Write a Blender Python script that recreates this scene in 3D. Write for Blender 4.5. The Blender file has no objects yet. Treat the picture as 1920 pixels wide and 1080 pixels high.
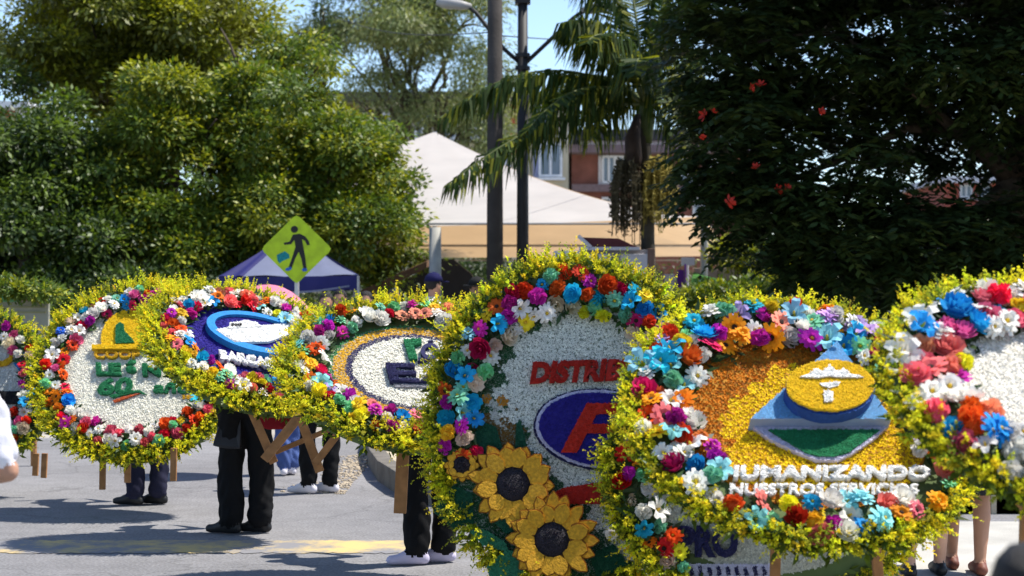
import bpy, bmesh, math, random
import numpy as np
from mathutils import Vector, Matrix, Euler, Quaternion

# ------------------------------------------------------------------ camera, sky, sun, exposure
SC = bpy.context.scene
COL = SC.collection
rad = math.radians
FPX, HV, CH = 3200.0, 550.0, 1.65          # focal length in photo pixels, horizon row, camera height

cam_d = bpy.data.cameras.new('camera')
cam = bpy.data.objects.new('camera', cam_d); COL.objects.link(cam)
cam.location = (0, 0, CH); cam.rotation_euler = (rad(90), 0, 0)
cam_d.sensor_width = 36.0; cam_d.lens = FPX * 36.0 / 1920.0
cam_d.shift_y = (HV - 540.0) / 1920.0
cam_d.clip_start = 0.1; cam_d.clip_end = 2000
cam_d.dof.use_dof = True; cam_d.dof.focus_distance = 10.5; cam_d.dof.aperture_fstop = 3.2
SC.camera = cam

SUN_EL, SUN_AZ = rad(60), rad(80)           # azimuth clockwise from +Y (view direction)
w = bpy.data.worlds.new('World'); SC.world = w; w.use_nodes = True
nt = w.node_tree; bg = nt.nodes['Background']
sky = nt.nodes.new('ShaderNodeTexSky'); sky.sky_type = 'NISHITA'; sky.sun_disc = False
sky.sun_elevation = SUN_EL; sky.sun_rotation = SUN_AZ; sky.air_density = 1.0; sky.dust_density = 0.6; sky.ozone_density = 1.5
sky.altitude = 1500
nt.links.new(sky.outputs[0], bg.inputs[0]); bg.inputs[1].default_value = 0.145

sd = bpy.data.lights.new('sun', 'SUN'); sd.energy = 4.6; sd.angle = rad(0.53); sd.color = (1.0, 0.95, 0.86)
sun = bpy.data.objects.new('sun', sd); COL.objects.link(sun)
to_sun = Vector((math.sin(SUN_AZ) * math.cos(SUN_EL), math.cos(SUN_AZ) * math.cos(SUN_EL), math.sin(SUN_EL)))
sun.rotation_euler = to_sun.to_track_quat('Z', 'Y').to_euler()

SC.view_settings.view_transform = 'Standard'; SC.view_settings.look = 'None'
SC.view_settings.exposure = 0.72; SC.view_settings.gamma = 1.0
SC.render.engine = 'CYCLES'; SC.cycles.use_denoising = True
SC.cycles.max_bounces = 7; SC.cycles.transparent_max_bounces = 8

random.seed(5); RNG = np.random.default_rng(5)

# ------------------------------------------------------------------ helpers
def P(u, v, Y):
    """a point at depth Y that the photograph shows at pixel (u, v)"""
    return Vector(((u - 960.0) / FPX * Y, Y, CH + (HV - v) / FPX * Y))

def PG(u, v):
    """the ground point seen at pixel (u, v)"""
    Y = FPX * CH / (v - HV)
    return Vector(((u - 960.0) / FPX * Y, Y, 0))

MATS = {}
def mat(name, color, rough=0.8, var=0.12, scale=8.0, bump=0.0, bscale=60.0, metallic=0.0, trans=0.0, tcol=None,
        attr=None, objvar=0.0, spec=0.35, detail=4.0, sheen=0.0):
    if name in MATS: return MATS[name]
    m = bpy.data.materials.new(name); m.use_nodes = True; MATS[name] = m
    t = m.node_tree; N = t.nodes; L = t.links
    b = N['Principled BSDF']; out = N['Material Output']
    b.inputs['Roughness'].default_value = rough; b.inputs['Metallic'].default_value = metallic
    b.inputs['Specular IOR Level'].default_value = spec
    tc = N.new('ShaderNodeTexCoord')
    if attr:
        a = N.new('ShaderNodeAttribute'); a.attribute_name = attr; col = a.outputs['Color']
    else:
        r = N.new('ShaderNodeRGB'); r.outputs[0].default_value = (*color, 1); col = r.outputs[0]
    if var > 0:
        n = N.new('ShaderNodeTexNoise'); n.inputs['Scale'].default_value = scale; n.inputs['Detail'].default_value = detail
        L.new(tc.outputs['Object'], n.inputs['Vector'])
        mr = N.new('ShaderNodeMapRange'); L.new(n.outputs[0], mr.inputs[0])
        mr.inputs[1].default_value = 0.3; mr.inputs[2].default_value = 0.7
        mr.inputs[3].default_value = 1 - var; mr.inputs[4].default_value = 1 + var
        mx = N.new('ShaderNodeVectorMath'); mx.operation = 'SCALE'
        L.new(col, mx.inputs[0]); L.new(mr.outputs[0], mx.inputs['Scale']); col = mx.outputs[0]
    if objvar > 0:
        oi = N.new('ShaderNodeObjectInfo'); hs = N.new('ShaderNodeHueSaturation')
        m1 = N.new('ShaderNodeMapRange'); L.new(oi.outputs['Random'], m1.inputs[0])
        m1.inputs[3].default_value = 0.5 - objvar * 0.06; m1.inputs[4].default_value = 0.5 + objvar * 0.06
        m2 = N.new('ShaderNodeMath'); m2.operation = 'MULTIPLY'; m2.inputs[1].default_value = 7.31
        L.new(oi.outputs['Random'], m2.inputs[0])
        m3 = N.new('ShaderNodeMath'); m3.operation = 'FRACT'; L.new(m2.outputs[0], m3.inputs[0])
        m4 = N.new('ShaderNodeMapRange'); L.new(m3.outputs[0], m4.inputs[0])
        m4.inputs[3].default_value = 1 - objvar * 0.35; m4.inputs[4].default_value = 1 + objvar * 0.4
        L.new(m1.outputs[0], hs.inputs['Hue']); L.new(m4.outputs[0], hs.inputs['Value']); L.new(col, hs.inputs['Color']); col = hs.outputs[0]
    L.new(col, b.inputs['Base Color'])
    if sheen > 0: b.inputs['Sheen Weight'].default_value = sheen
    if bump > 0:
        n2 = N.new('ShaderNodeTexNoise'); n2.inputs['Scale'].default_value = bscale; n2.inputs['Detail'].default_value = 6
        L.new(tc.outputs['Object'], n2.inputs['Vector'])
        bp = N.new('ShaderNodeBump'); bp.inputs['Strength'].default_value = bump; bp.inputs['Distance'].default_value = 0.02
        L.new(n2.outputs[0], bp.inputs['Height']); L.new(bp.outputs[0], b.inputs['Normal'])
    if trans > 0:
        tr = N.new('ShaderNodeBsdfTranslucent')
        if tcol is not None:
            mm = N.new('ShaderNodeMix'); mm.data_type = 'RGBA'; mm.blend_type = 'MULTIPLY'; mm.inputs[0].default_value = 1
            L.new(col, mm.inputs[6]); mm.inputs[7].default_value = (*tcol, 1); L.new(mm.outputs[2], tr.inputs[0])
        else:
            L.new(col, tr.inputs[0])
        ms = N.new('ShaderNodeMixShader'); ms.inputs[0].default_value = trans
        L.new(b.outputs[0], ms.inputs[1]); L.new(tr.outputs[0], ms.inputs[2]); L.new(ms.outputs[0], out.inputs[0])
    return m

def link(name, me, parent=None, loc=None):
    o = bpy.data.objects.new(name, me); COL.objects.link(o)
    if parent is not None: o.parent = parent
    if loc is not None: o.location = loc
    return o

def tag(o, label=None, cat=None, group=None, kind=None):
    if label: o['label'] = label
    if cat: o['category'] = cat
    if group: o['group'] = group
    if kind: o['kind'] = kind
    return o

def empty(name, loc=(0, 0, 0), label=None, cat=None, group=None):
    o = bpy.data.objects.new(name, None); COL.objects.link(o); o.location = loc
    o.empty_display_size = 0.1
    return tag(o, label, cat, group)

def mesh_np(name, V, F, mats, col=None, smooth=False, fmat=None):
    V = np.asarray(V, dtype=np.float32); F = np.asarray(F, dtype=np.int32)
    me = bpy.data.meshes.new(name)
    me.vertices.add(len(V)); me.vertices.foreach_set('co', V.ravel())
    nf, k = F.shape
    me.loops.add(nf * k); me.loops.foreach_set('vertex_index', F.ravel())
    me.polygons.add(nf); me.polygons.foreach_set('loop_start', np.arange(0, nf * k, k, dtype=np.int32))
    if fmat is not None: me.polygons.foreach_set('material_index', np.asarray(fmat, dtype=np.int32))
    me.update(calc_edges=True); me.validate()
    if col is not None:
        a = me.color_attributes.new('Col', 'FLOAT_COLOR', 'POINT')
        c = np.ones((len(V), 4), dtype=np.float32); c[:, :3] = col
        a.data.foreach_set('color', c.ravel())
    if smooth: me.polygons.foreach_set('use_smooth', np.ones(nf, dtype=bool))
    for m in (mats if isinstance(mats, (list, tuple)) else [mats]): me.materials.append(m)
    return me

def norm(a): return a / np.maximum(np.linalg.norm(a, axis=-1, keepdims=True), 1e-9)

def blades(c, d, s, L, W, mid=0.45, fold=0.0, n=None):
    """diamond shaped leaf quads: base c, direction d, side s, length L, width W"""
    L = np.asarray(L).reshape(-1, 1) * np.ones((len(c), 1)); W = np.asarray(W).reshape(-1, 1) * np.ones((len(c), 1))
    V = np.stack([c, c + d * L * mid + s * W / 2, c + d * L, c + d * L * mid - s * W / 2], axis=1)
    F = np.arange(len(c) * 4).reshape(-1, 4)
    return V.reshape(-1, 3), F

class MB:
    """collects boxes, prisms and tubes into one mesh"""
    def __init__(s): s.v = []; s.f = []; s.m = []
    def add(s, vs, fs, mi=0):
        o = len(s.v); s.v += [tuple(x) for x in vs]; s.f += [tuple(i + o for i in f) for f in fs]; s.m += [mi] * len(fs); return s
    def box(s, c, size, rot=None, mi=0, bev=0.0):
        hx, hy, hz = size[0] / 2, size[1] / 2, size[2] / 2
        R = rot if rot is not None else Matrix.Identity(3); c = Vector(c)
        vs = [c + R @ Vector((x * hx, y * hy, z * hz)) for z in (-1, 1) for y in (-1, 1) for x in (-1, 1)]
        return s.add(vs, [(0, 2, 3, 1), (4, 5, 7, 6), (0, 1, 5, 4), (2, 6, 7, 3), (0, 4, 6, 2), (1, 3, 7, 5)], mi)
    def bar(s, a, b, w, h, mi=0):
        a, b = Vector(a), Vector(b); z = (b - a); L = z.length; z.normalize()
        ref = Vector((0, 1, 0)) if abs(z.y) < 0.9 else Vector((1, 0, 0))
        x = ref.cross(z).normalized(); y = z.cross(x)
        R = Matrix((x, y, z)).transposed()
        return s.box((a + b) / 2, (w, h, L), R, mi)
    def tube(s, pts, rs, n=10, mi=0, cap=True):
        pts = [Vector(p) for p in pts]; k = len(pts)
        if not hasattr(rs, '__len__'): rs = [rs] * k
        vs = []; up = None
        for i, p in enumerate(pts):
            t = (pts[min(i + 1, k - 1)] - pts[max(i - 1, 0)]).normalized()
            if up is None: up = Vector((0, 0, 1)) if abs(t.z) < 0.9 else Vector((1, 0, 0))
            x = up.cross(t).normalized(); y = t.cross(x); up = y if abs(t.z) < 0.95 else up
            if x.length < 0.1: x = Vector((1, 0, 0)); y = t.cross(x)
            for j in range(n):
                a = 2 * math.pi * j / n; vs.append(p + (x * math.cos(a) + y * math.sin(a)) * rs[i])
        fs = [(i * n + j, i * n + (j + 1) % n, (i + 1) * n + (j + 1) % n, (i + 1) * n + j) for i in range(k - 1) for j in range(n)]
        if cap: fs += [tuple(reversed(range(n))), tuple(range((k - 1) * n, k * n))]
        return s.add(vs, fs, mi)
    def prism(s, poly, z0, z1, mi=0, M=None):
        """poly: 2D points counter clockwise, extruded z0 to z1"""
        n = len(poly)
        ar = sum(poly[i][0] * poly[(i + 1) % n][1] - poly[(i + 1) % n][0] * poly[i][1] for i in range(n))
        if ar < 0: poly = poly[::-1]
        vs = [Vector((p[0], p[1], z0)) for p in poly] + [Vector((p[0], p[1], z1)) for p in poly]
        if M is not None: vs = [M @ x for x in vs]
        fs = [tuple(reversed(range(n))), tuple(range(n, 2 * n))] + [(i, (i + 1) % n, n + (i + 1) % n, n + i) for i in range(n)]
        return s.add(vs, fs, mi)
    def mesh(s, name, mats, smooth=False, bevel=0.0):
        me = bpy.data.meshes.new(name); me.from_pydata(s.v, [], s.f)
        for m in (mats if isinstance(mats, (list, tuple)) else [mats]): me.materials.append(m)
        me.polygons.foreach_set('material_index', s.m)
        if smooth: me.polygons.foreach_set('use_smooth', [True] * len(s.f))
        if bevel > 0:
            bm = bmesh.new(); bm.from_mesh(me)
            bmesh.ops.bevel(bm, geom=[e for e in bm.edges], offset=bevel, segments=2, affect='EDGES', profile=0.6)
            bm.to_mesh(me); bm.free()
        me.update(); return me
    def build(s, name, mats, parent=None, smooth=False, bevel=0.0):
        return link(name, s.mesh(name, mats, smooth, bevel), parent)

def inpoly(u, v, poly):
    r = np.zeros(len(u), dtype=bool); n = len(poly)
    for i in range(n):
        x0, y0 = poly[i]; x1, y1 = poly[(i + 1) % n]
        c = ((y0 > v) != (y1 > v)) & (u < (x1 - x0) * (v - y0) / ((y1 - y0) if y1 != y0 else 1e-9) + x0)
        r ^= c
    return r

# ------------------------------------------------------------------ materials
def asphalt():
    m = bpy.data.materials.new('asphalt'); m.use_nodes = True; t = m.node_tree; N = t.nodes; L = t.links; b = N['Principled BSDF']; b.inputs['Roughness'].default_value = .93; b.inputs['Specular IOR Level'].default_value = .2
    tc = N.new('ShaderNodeTexCoord'); val = None
    for sc_, dt, lo, hi, amt in ((.45, 6, .35, .65, .13), (5, 8, .3, .7, .10), (55, 3, .35, .65, .22)):
        n = N.new('ShaderNodeTexNoise'); n.inputs['Scale'].default_value = sc_; n.inputs['Detail'].default_value = dt; L.new(tc.outputs['Object'], n.inputs['Vector'])
        mr = N.new('ShaderNodeMapRange'); L.new(n.outputs[0], mr.inputs[0]); mr.inputs[1].default_value = lo; mr.inputs[2].default_value = hi; mr.inputs[3].default_value = 1 - amt; mr.inputs[4].default_value = 1 + amt
        if val is None: val = mr.outputs[0]
        else: mu = N.new('ShaderNodeMath'); mu.operation = 'MULTIPLY'; L.new(val, mu.inputs[0]); L.new(mr.outputs[0], mu.inputs[1]); val = mu.outputs[0]
    vo = N.new('ShaderNodeTexVoronoi'); vo.feature = 'DISTANCE_TO_EDGE'; vo.inputs['Scale'].default_value = .55; nw = N.new('ShaderNodeTexNoise'); nw.inputs['Scale'].default_value = 2.5; nw.inputs['Detail'].default_value = 6
    va = N.new('ShaderNodeVectorMath'); va.operation = 'MULTIPLY_ADD'; L.new(tc.outputs['Object'], nw.inputs['Vector']); L.new(nw.outputs[1], va.inputs[0]); va.inputs[1].default_value = (.7, .7, .7); L.new(tc.outputs['Object'], va.inputs[2]); L.new(va.outputs[0], vo.inputs['Vector'])
    cr = N.new('ShaderNodeMapRange'); L.new(vo.outputs['Distance'], cr.inputs[0]); cr.inputs[1].default_value = .004; cr.inputs[2].default_value = .012; cr.inputs[3].default_value = .80; cr.inputs[4].default_value = 1
    mu = N.new('ShaderNodeMath'); mu.operation = 'MULTIPLY'; L.new(val, mu.inputs[0]); L.new(cr.outputs[0], mu.inputs[1])
    sc2 = N.new('ShaderNodeVectorMath'); sc2.operation = 'SCALE'; sc2.inputs[0].default_value = (.205, .20, .205); L.new(mu.outputs[0], sc2.inputs['Scale']); L.new(sc2.outputs[0], b.inputs['Base Color'])
    bp = N.new('ShaderNodeBump'); bp.inputs['Strength'].default_value = .4; bp.inputs['Distance'].default_value = .01; n2 = N.new('ShaderNodeTexNoise'); n2.inputs['Scale'].default_value = 120; L.new(tc.outputs['Object'], n2.inputs['Vector']); L.new(n2.outputs[0], bp.inputs['Height']); L.new(bp.outputs[0], b.inputs['Normal'])
    return m
ASPHALT = asphalt()
WOOD = mat('pine_wood', (0.33, 0.155, 0.055), 0.7, 0.3, 14, 0.2, 40)
BOARD = mat('board_back', (0.10, 0.14, 0.05), 0.9, 0.2)
BARK = mat('bark', (0.075, 0.055, 0.04), 0.95, 0.4, 9, 0.8, 22)
LEAF = mat('leaf', (0.1, 0.15, 0.02), 0.5, 0, trans=0.33, attr='Col', spec=0.5, tcol=(1.25, 1.25, 0.6))
LEAFD = mat('leaf_deep', (0.1, 0.15, 0.02), 0.5, 0, trans=0.25, attr='Col', spec=0.4, tcol=(1.2, 1.2, 0.6))
SPRIG = mat('sprig', (0.5, 0.5, 0.03), 0.7, 0, trans=0.5, attr='Col', spec=0.2)
TUFT = mat('petal_tuft', (0.8, 0.8, 0.7), 0.85, 0, trans=0.12, attr='Col', spec=0.2)

FC = {  # flower petal colours
    'white': (0.82, 0.80, 0.74), 'cream': (0.80, 0.66, 0.50), 'cyan': (0.02, 0.40, 0.66), 'aqua': (0.28, 0.66, 0.72),
    'magenta': (0.56, 0.03, 0.40), 'red': (0.60, 0.015, 0.015), 'crimson': (0.35, 0.008, 0.02), 'orange': (0.80, 0.22, 0.01),
    'vermilion': (0.78, 0.09, 0.02), 'yellow': (0.80, 0.62, 0.03), 'mint': (0.24, 0.62, 0.36), 'green': (0.05, 0.36, 0.14),
    'salmon': (0.80, 0.22, 0.18), 'pink': (0.76, 0.14, 0.28), 'lilac': (0.50, 0.34, 0.66), 'blue': (0.03, 0.20, 0.55), 'violet': (0.20, 0.04, 0.36),
}
def fmat(c): return mat('petal_' + c, FC[c], 0.65, 0.06, 40, trans=0.28, objvar=0.6, spec=0.15)
CENT_D = mat('flower_eye_dark', (0.03, 0.012, 0.008), 0.9, 0.3, 60)
CENT_Y = mat('flower_eye_yellow', (0.6, 0.38, 0.03), 0.9, 0.2, 60)

# ------------------------------------------------------------------ ground
def sheet(name, pts, z, m):
    me = bpy.data.meshes.new(name); me.from_pydata([(x, y, z) for x, y in pts], [], [tuple(range(len(pts)))])
    me.materials.append(m); return tag(link(name, me), kind='structure')

SOIL = mat('dry_soil', (0.30, 0.25, 0.17), 0.95, 0.3, 1.5, 0.5, 30)
CONC = mat('pale_concrete', (0.42, 0.40, 0.36), 0.9, 0.16, 2.5, 0.25, 70, detail=8)
sheet('ground', [(-500, -60), (500, -60), (500, 900), (-500, 900)], -0.02, SOIL)
sheet('road', [(-60, -30), (60, -30), (60, 19.5), (-60, 19.5)], 0.0, ASPHALT)

def worn_paint():
    m = bpy.data.materials.new('worn_yellow_paint'); m.use_nodes = True
    t = m.node_tree; N = t.nodes; L = t.links; b = N['Principled BSDF']; b.inputs['Roughness'].default_value = 0.85
    tc = N.new('ShaderNodeTexCoord')
    n = N.new('ShaderNodeTexNoise'); n.inputs['Scale'].default_value = 2.2; n.inputs['Detail'].default_value = 9; n.inputs['Roughness'].default_value = 0.72
    L.new(tc.outputs['Object'], n.inputs['Vector'])
    cr = N.new('ShaderNodeValToRGB'); cr.color_ramp.elements[0].position = 0.44; cr.color_ramp.elements[1].position = 0.60
    cr.color_ramp.elements[0].color = (0.205, 0.20, 0.21, 1); cr.color_ramp.elements[1].color = (0.56, 0.41, 0.16, 1)
    L.new(n.outputs[0], cr.inputs[0]); L.new(cr.outputs[0], b.inputs['Base Color'])
    return m
PAINT = worn_paint()
def line_poly(x0, x1, y0, y1, n=40):
    lo = [(x0 + (x1 - x0) * i / n, y0 + random.uniform(-0.03, 0.03)) for i in range(n + 1)]
    hi = [(x1 - (x1 - x0) * i / n, y1 + random.uniform(-0.03, 0.03)) for i in range(n + 1)]
    return lo + hi
sheet('painted_road_line', line_poly(-4.6, -0.45, 10.82, 11.38, 120), 0.004, PAINT)

# raised island with kerb stones on the right side of the road
edge = [(-1.62, 19.5), (-1.5, 17.6), (-1.36, 16.2), (-1.18, 15.0), (-0.93, 13.95), (-0.62, 13.25), (-0.1, 12.85), (0.7, 12.75),
        (1.6, 12.75), (2.6, 12.75), (3.6, 12.75), (4.6, 12.75), (6, 12.75), (8, 12.75), (12, 12.75)]
isl = MB(); isl.prism([(x + 0.14, y) for x, y in edge] + [(40, 12.9), (40, 19.5)], -0.015, 0.165)
island = tag(isl.build('traffic_island', mat('sandy_concrete', (0.46, 0.39, 0.28), 0.95, 0.25, 2.2, 0.4, 30, detail=9)), kind='structure')
KERB = mat('kerb_concrete', (0.15, 0.135, 0.115), 0.95, 0.25, 6, 0.4, 50)
for i in range(len(edge) - 1):
    a, b = Vector((*edge[i], 0)), Vector((*edge[i + 1], 0)); L = (b - a).length; n = max(1, round(L / 0.9))
    d = (b - a) / n
    for k in range(n):
        p, q = a + d * (k + 0.008), a + d * (k + 0.992)
        m = MB(); nx = Vector((d.y, -d.x, 0)).normalized() * -0.15
        m.prism([(p.x, p.y), (q.x, q.y), (q.x + nx.x, q.y + nx.y), (p.x + nx.x, p.y + nx.y)], -0.01, 0.18 + random.uniform(-.006, .006))
        m.build('kerb_stone', KERB, island, bevel=0.012)
sheet('pavement', [(1.05, 5.2), (9, 5.2), (9, 12.3), (1.9, 12.3)], 0.006, CONC)
sheet('plaza', [(-60, 19.5), (60, 19.5), (60, 62), (-60, 62)], 0.0, mat('plaza_concrete', (0.33, 0.30, 0.26), 0.95, 0.25, 1.4, 0.3, 40, detail=8))
# loose stones and sand at the island's end
m_st = mat('rubble', (0.42, 0.35, 0.26), 0.95, 0.3, 8)
def stone_mesh(seed):
    r = random.Random(seed); bm = bmesh.new(); bmesh.ops.create_icosphere(bm, subdivisions=1, radius=1)
    for v in bm.verts: v.co = Vector((v.co.x * r.uniform(.7, 1.2), v.co.y * r.uniform(.7, 1.2), v.co.z * r.uniform(.4, .7)))
    me = bpy.data.meshes.new('stone'); bm.to_mesh(me); bm.free(); me.materials.append(m_st); return me
sm = [stone_mesh(i) for i in range(4)]
V = []; F = []
for i in range(900):
    t = random.random() ** 1.6; cx = -1.38 - abs(random.gauss(0, 0.20)); cy = random.uniform(14.0, 17.4)
    r = random.uniform(0.004, 0.02) * (1 + (random.random() < .06)); me = sm[i % 4]; o = len(V)
    V += [(cx + v.co.x * r, cy + v.co.y * r, 0.004 + v.co.z * r) for v in me.vertices]; F += [[o + j for j in p.vertices] for p in me.polygons]
gm = mesh_np('gravel', V, F, m_st); tag(link('gravel', gm), 'loose sand coloured gravel spilled beside the kerb end', 'gravel', kind='stuff')

# ------------------------------------------------------------------ flowers (shared meshes)
def petal(mb, ang, r0, r1, wd, z0, z1, curl=0.0, mi=0, seg=2, cup=0.0):
    ca, sa = math.cos(ang), math.sin(ang)
    rows = []
    for i in range(seg + 1):
        t = i / seg; r = r0 + (r1 - r0) * t; z = z0 + (z1 - z0) * t + curl * math.sin(t * math.pi)
        ww = wd * (0.45 + 0.55 * math.sin(min(1, t * 1.25) * math.pi * 0.62)) * (1.0 if i < seg else 0.62)
        rows.append(((r * ca - ww * sa, r * sa + ww * ca, z + cup), (r * ca, r * sa, z), (r * ca + ww * sa, r * sa - ww * ca, z + cup)))
    vs = [p for row in rows for p in row]; fs = []
    for i in range(seg):
        for j in range(2): fs.append((i * 3 + j + 1, i * 3 + j, (i + 1) * 3 + j, (i + 1) * 3 + j + 1))
    mb.add(vs, fs, mi)
def dome(mb, r, h, z, n=8, mi=1):
    vs = [(0, 0, z + h)]
    for k, (rr, zz) in enumerate(((0.6, 0.75), (1.0, 0.0))):
        vs += [(r * rr * math.cos(2 * math.pi * j / n), r * rr * math.sin(2 * math.pi * j / n), z + h * zz) for j in range(n)]
    fs = [(0, 1 + j, 1 + (j + 1) % n) for j in range(n)] + [(1 + j, 1 + n + j, 1 + n + (j + 1) % n, 1 + (j + 1) % n) for j in range(n)]
    mb.add(vs, fs, mi)
FL = {}
def flower_mesh(kind, c, var=0):
    k = (kind, c, var)
    if k in FL: return FL[k]
    r = random.Random(hash((kind, var)) % 1000 if False else (len(kind) * 17 + var * 5)); mb = MB()
    if kind == 'gerbera':
        for lay in range(2):
            n = 12 if lay == 0 else 9
            for i in range(n):
                petal(mb, 2 * math.pi * (i + lay * .5) / n + r.uniform(-.08, .08), 0.010, (0.058, 0.042)[lay] * r.uniform(.92, 1.06), 0.0125, 0.012 + lay * .006, 0.020 + lay * .010 + r.uniform(-.006, .006), 0.006)
        dome(mb, 0.017, 0.012, 0.014); mats = [fmat(c), CENT_D]
    elif kind == 'daisy':
        for lay in range(3):
            n = 11 - 2 * lay
            for i in range(n):
                petal(mb, 2 * math.pi * (i + lay * .4) / n + r.uniform(-.1, .1), 0.008, (0.054, 0.043, 0.03)[lay] * r.uniform(.9, 1.08), 0.0115, 0.010 + lay * .007, 0.014 + lay * .014 + r.uniform(-.006, .006), 0.007)
        dome(mb, 0.010, 0.012, 0.024); mats = [fmat(c), CENT_Y]
    elif kind == 'carnation':
        for i in range(46):
            ph = r.uniform(0, 2 * math.pi); th = math.acos(r.uniform(0.0, 1))
            d = Vector((math.sin(th) * math.cos(ph), math.sin(th) * math.sin(ph), math.cos(th)))
            s = d.orthogonal().normalized(); s = Quaternion(d, r.uniform(0, 6.3)) @ s; q = d.cross(s)
            p = Vector((0, 0, .008)); a = r.uniform(.85, 1.1)
            vs = [p + d * .014, p + d * .044 * a + s * .017 + q * .005, p + d * .052 * a, p + d * .044 * a - s * .017 - q * .004]
            mb.add(vs, [(0, 1, 2, 3)])
        dome(mb, 0.040, 0.034, 0.0, 9, 0); mats = [fmat(c)]
    elif kind == 'rose':
        for lay, (n, r1, z1, wd) in enumerate(((6, .056, .022, .026), (5, .045, .038, .024), (5, .031, .048, .019), (4, .017, .052, .013))):
            for i in range(n):
                petal(mb, 2 * math.pi * (i + lay * .37) / n + r.uniform(-.1, .1), 0.006, r1 * r.uniform(.93, 1.08), wd, 0.004, z1 + r.uniform(-.004, .004), -0.008, 0, 3, 0.004)
        dome(mb, 0.030, 0.030, 0.0, 8, 0); mats = [fmat(c)]
    else:  # lily
        for i in range(6):
            petal(mb, 2 * math.pi * i / 6 + r.uniform(-.06, .06), 0.006, 0.066 * r.uniform(.9, 1.1), 0.020, 0.004, 0.030 + r.uniform(-.01, .01), 0.020, 0, 3, 0.004)
        dome(mb, 0.008, 0.030, 0.01, 6); mats = [fmat(c), CENT_Y]
    me = mb.mesh('flower', mats, smooth=(kind in ('rose', 'carnation')))
    FL[k] = me; return me

KINDS_BY_COLOR = {'orange': ['gerbera', 'gerbera', 'daisy'], 'white': ['daisy', 'daisy', 'carnation', 'rose', 'lily'], 'red': ['rose', 'carnation', 'gerbera'],
                  'crimson': ['rose'], 'cyan': ['daisy', 'rose', 'lily'], 'aqua': ['daisy', 'lily'], 'magenta': ['carnation', 'daisy'], 'yellow': ['daisy', 'carnation'],
                  'mint': ['carnation', 'daisy'], 'green': ['carnation'], 'salmon': ['gerbera', 'rose', 'carnation'], 'pink': ['rose', 'carnation'], 'lilac': ['lily', 'daisy'],
                  'vermilion': ['gerbera', 'carnation'], 'cream': ['rose'], 'blue': ['daisy'], 'violet': ['lily']}

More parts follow.
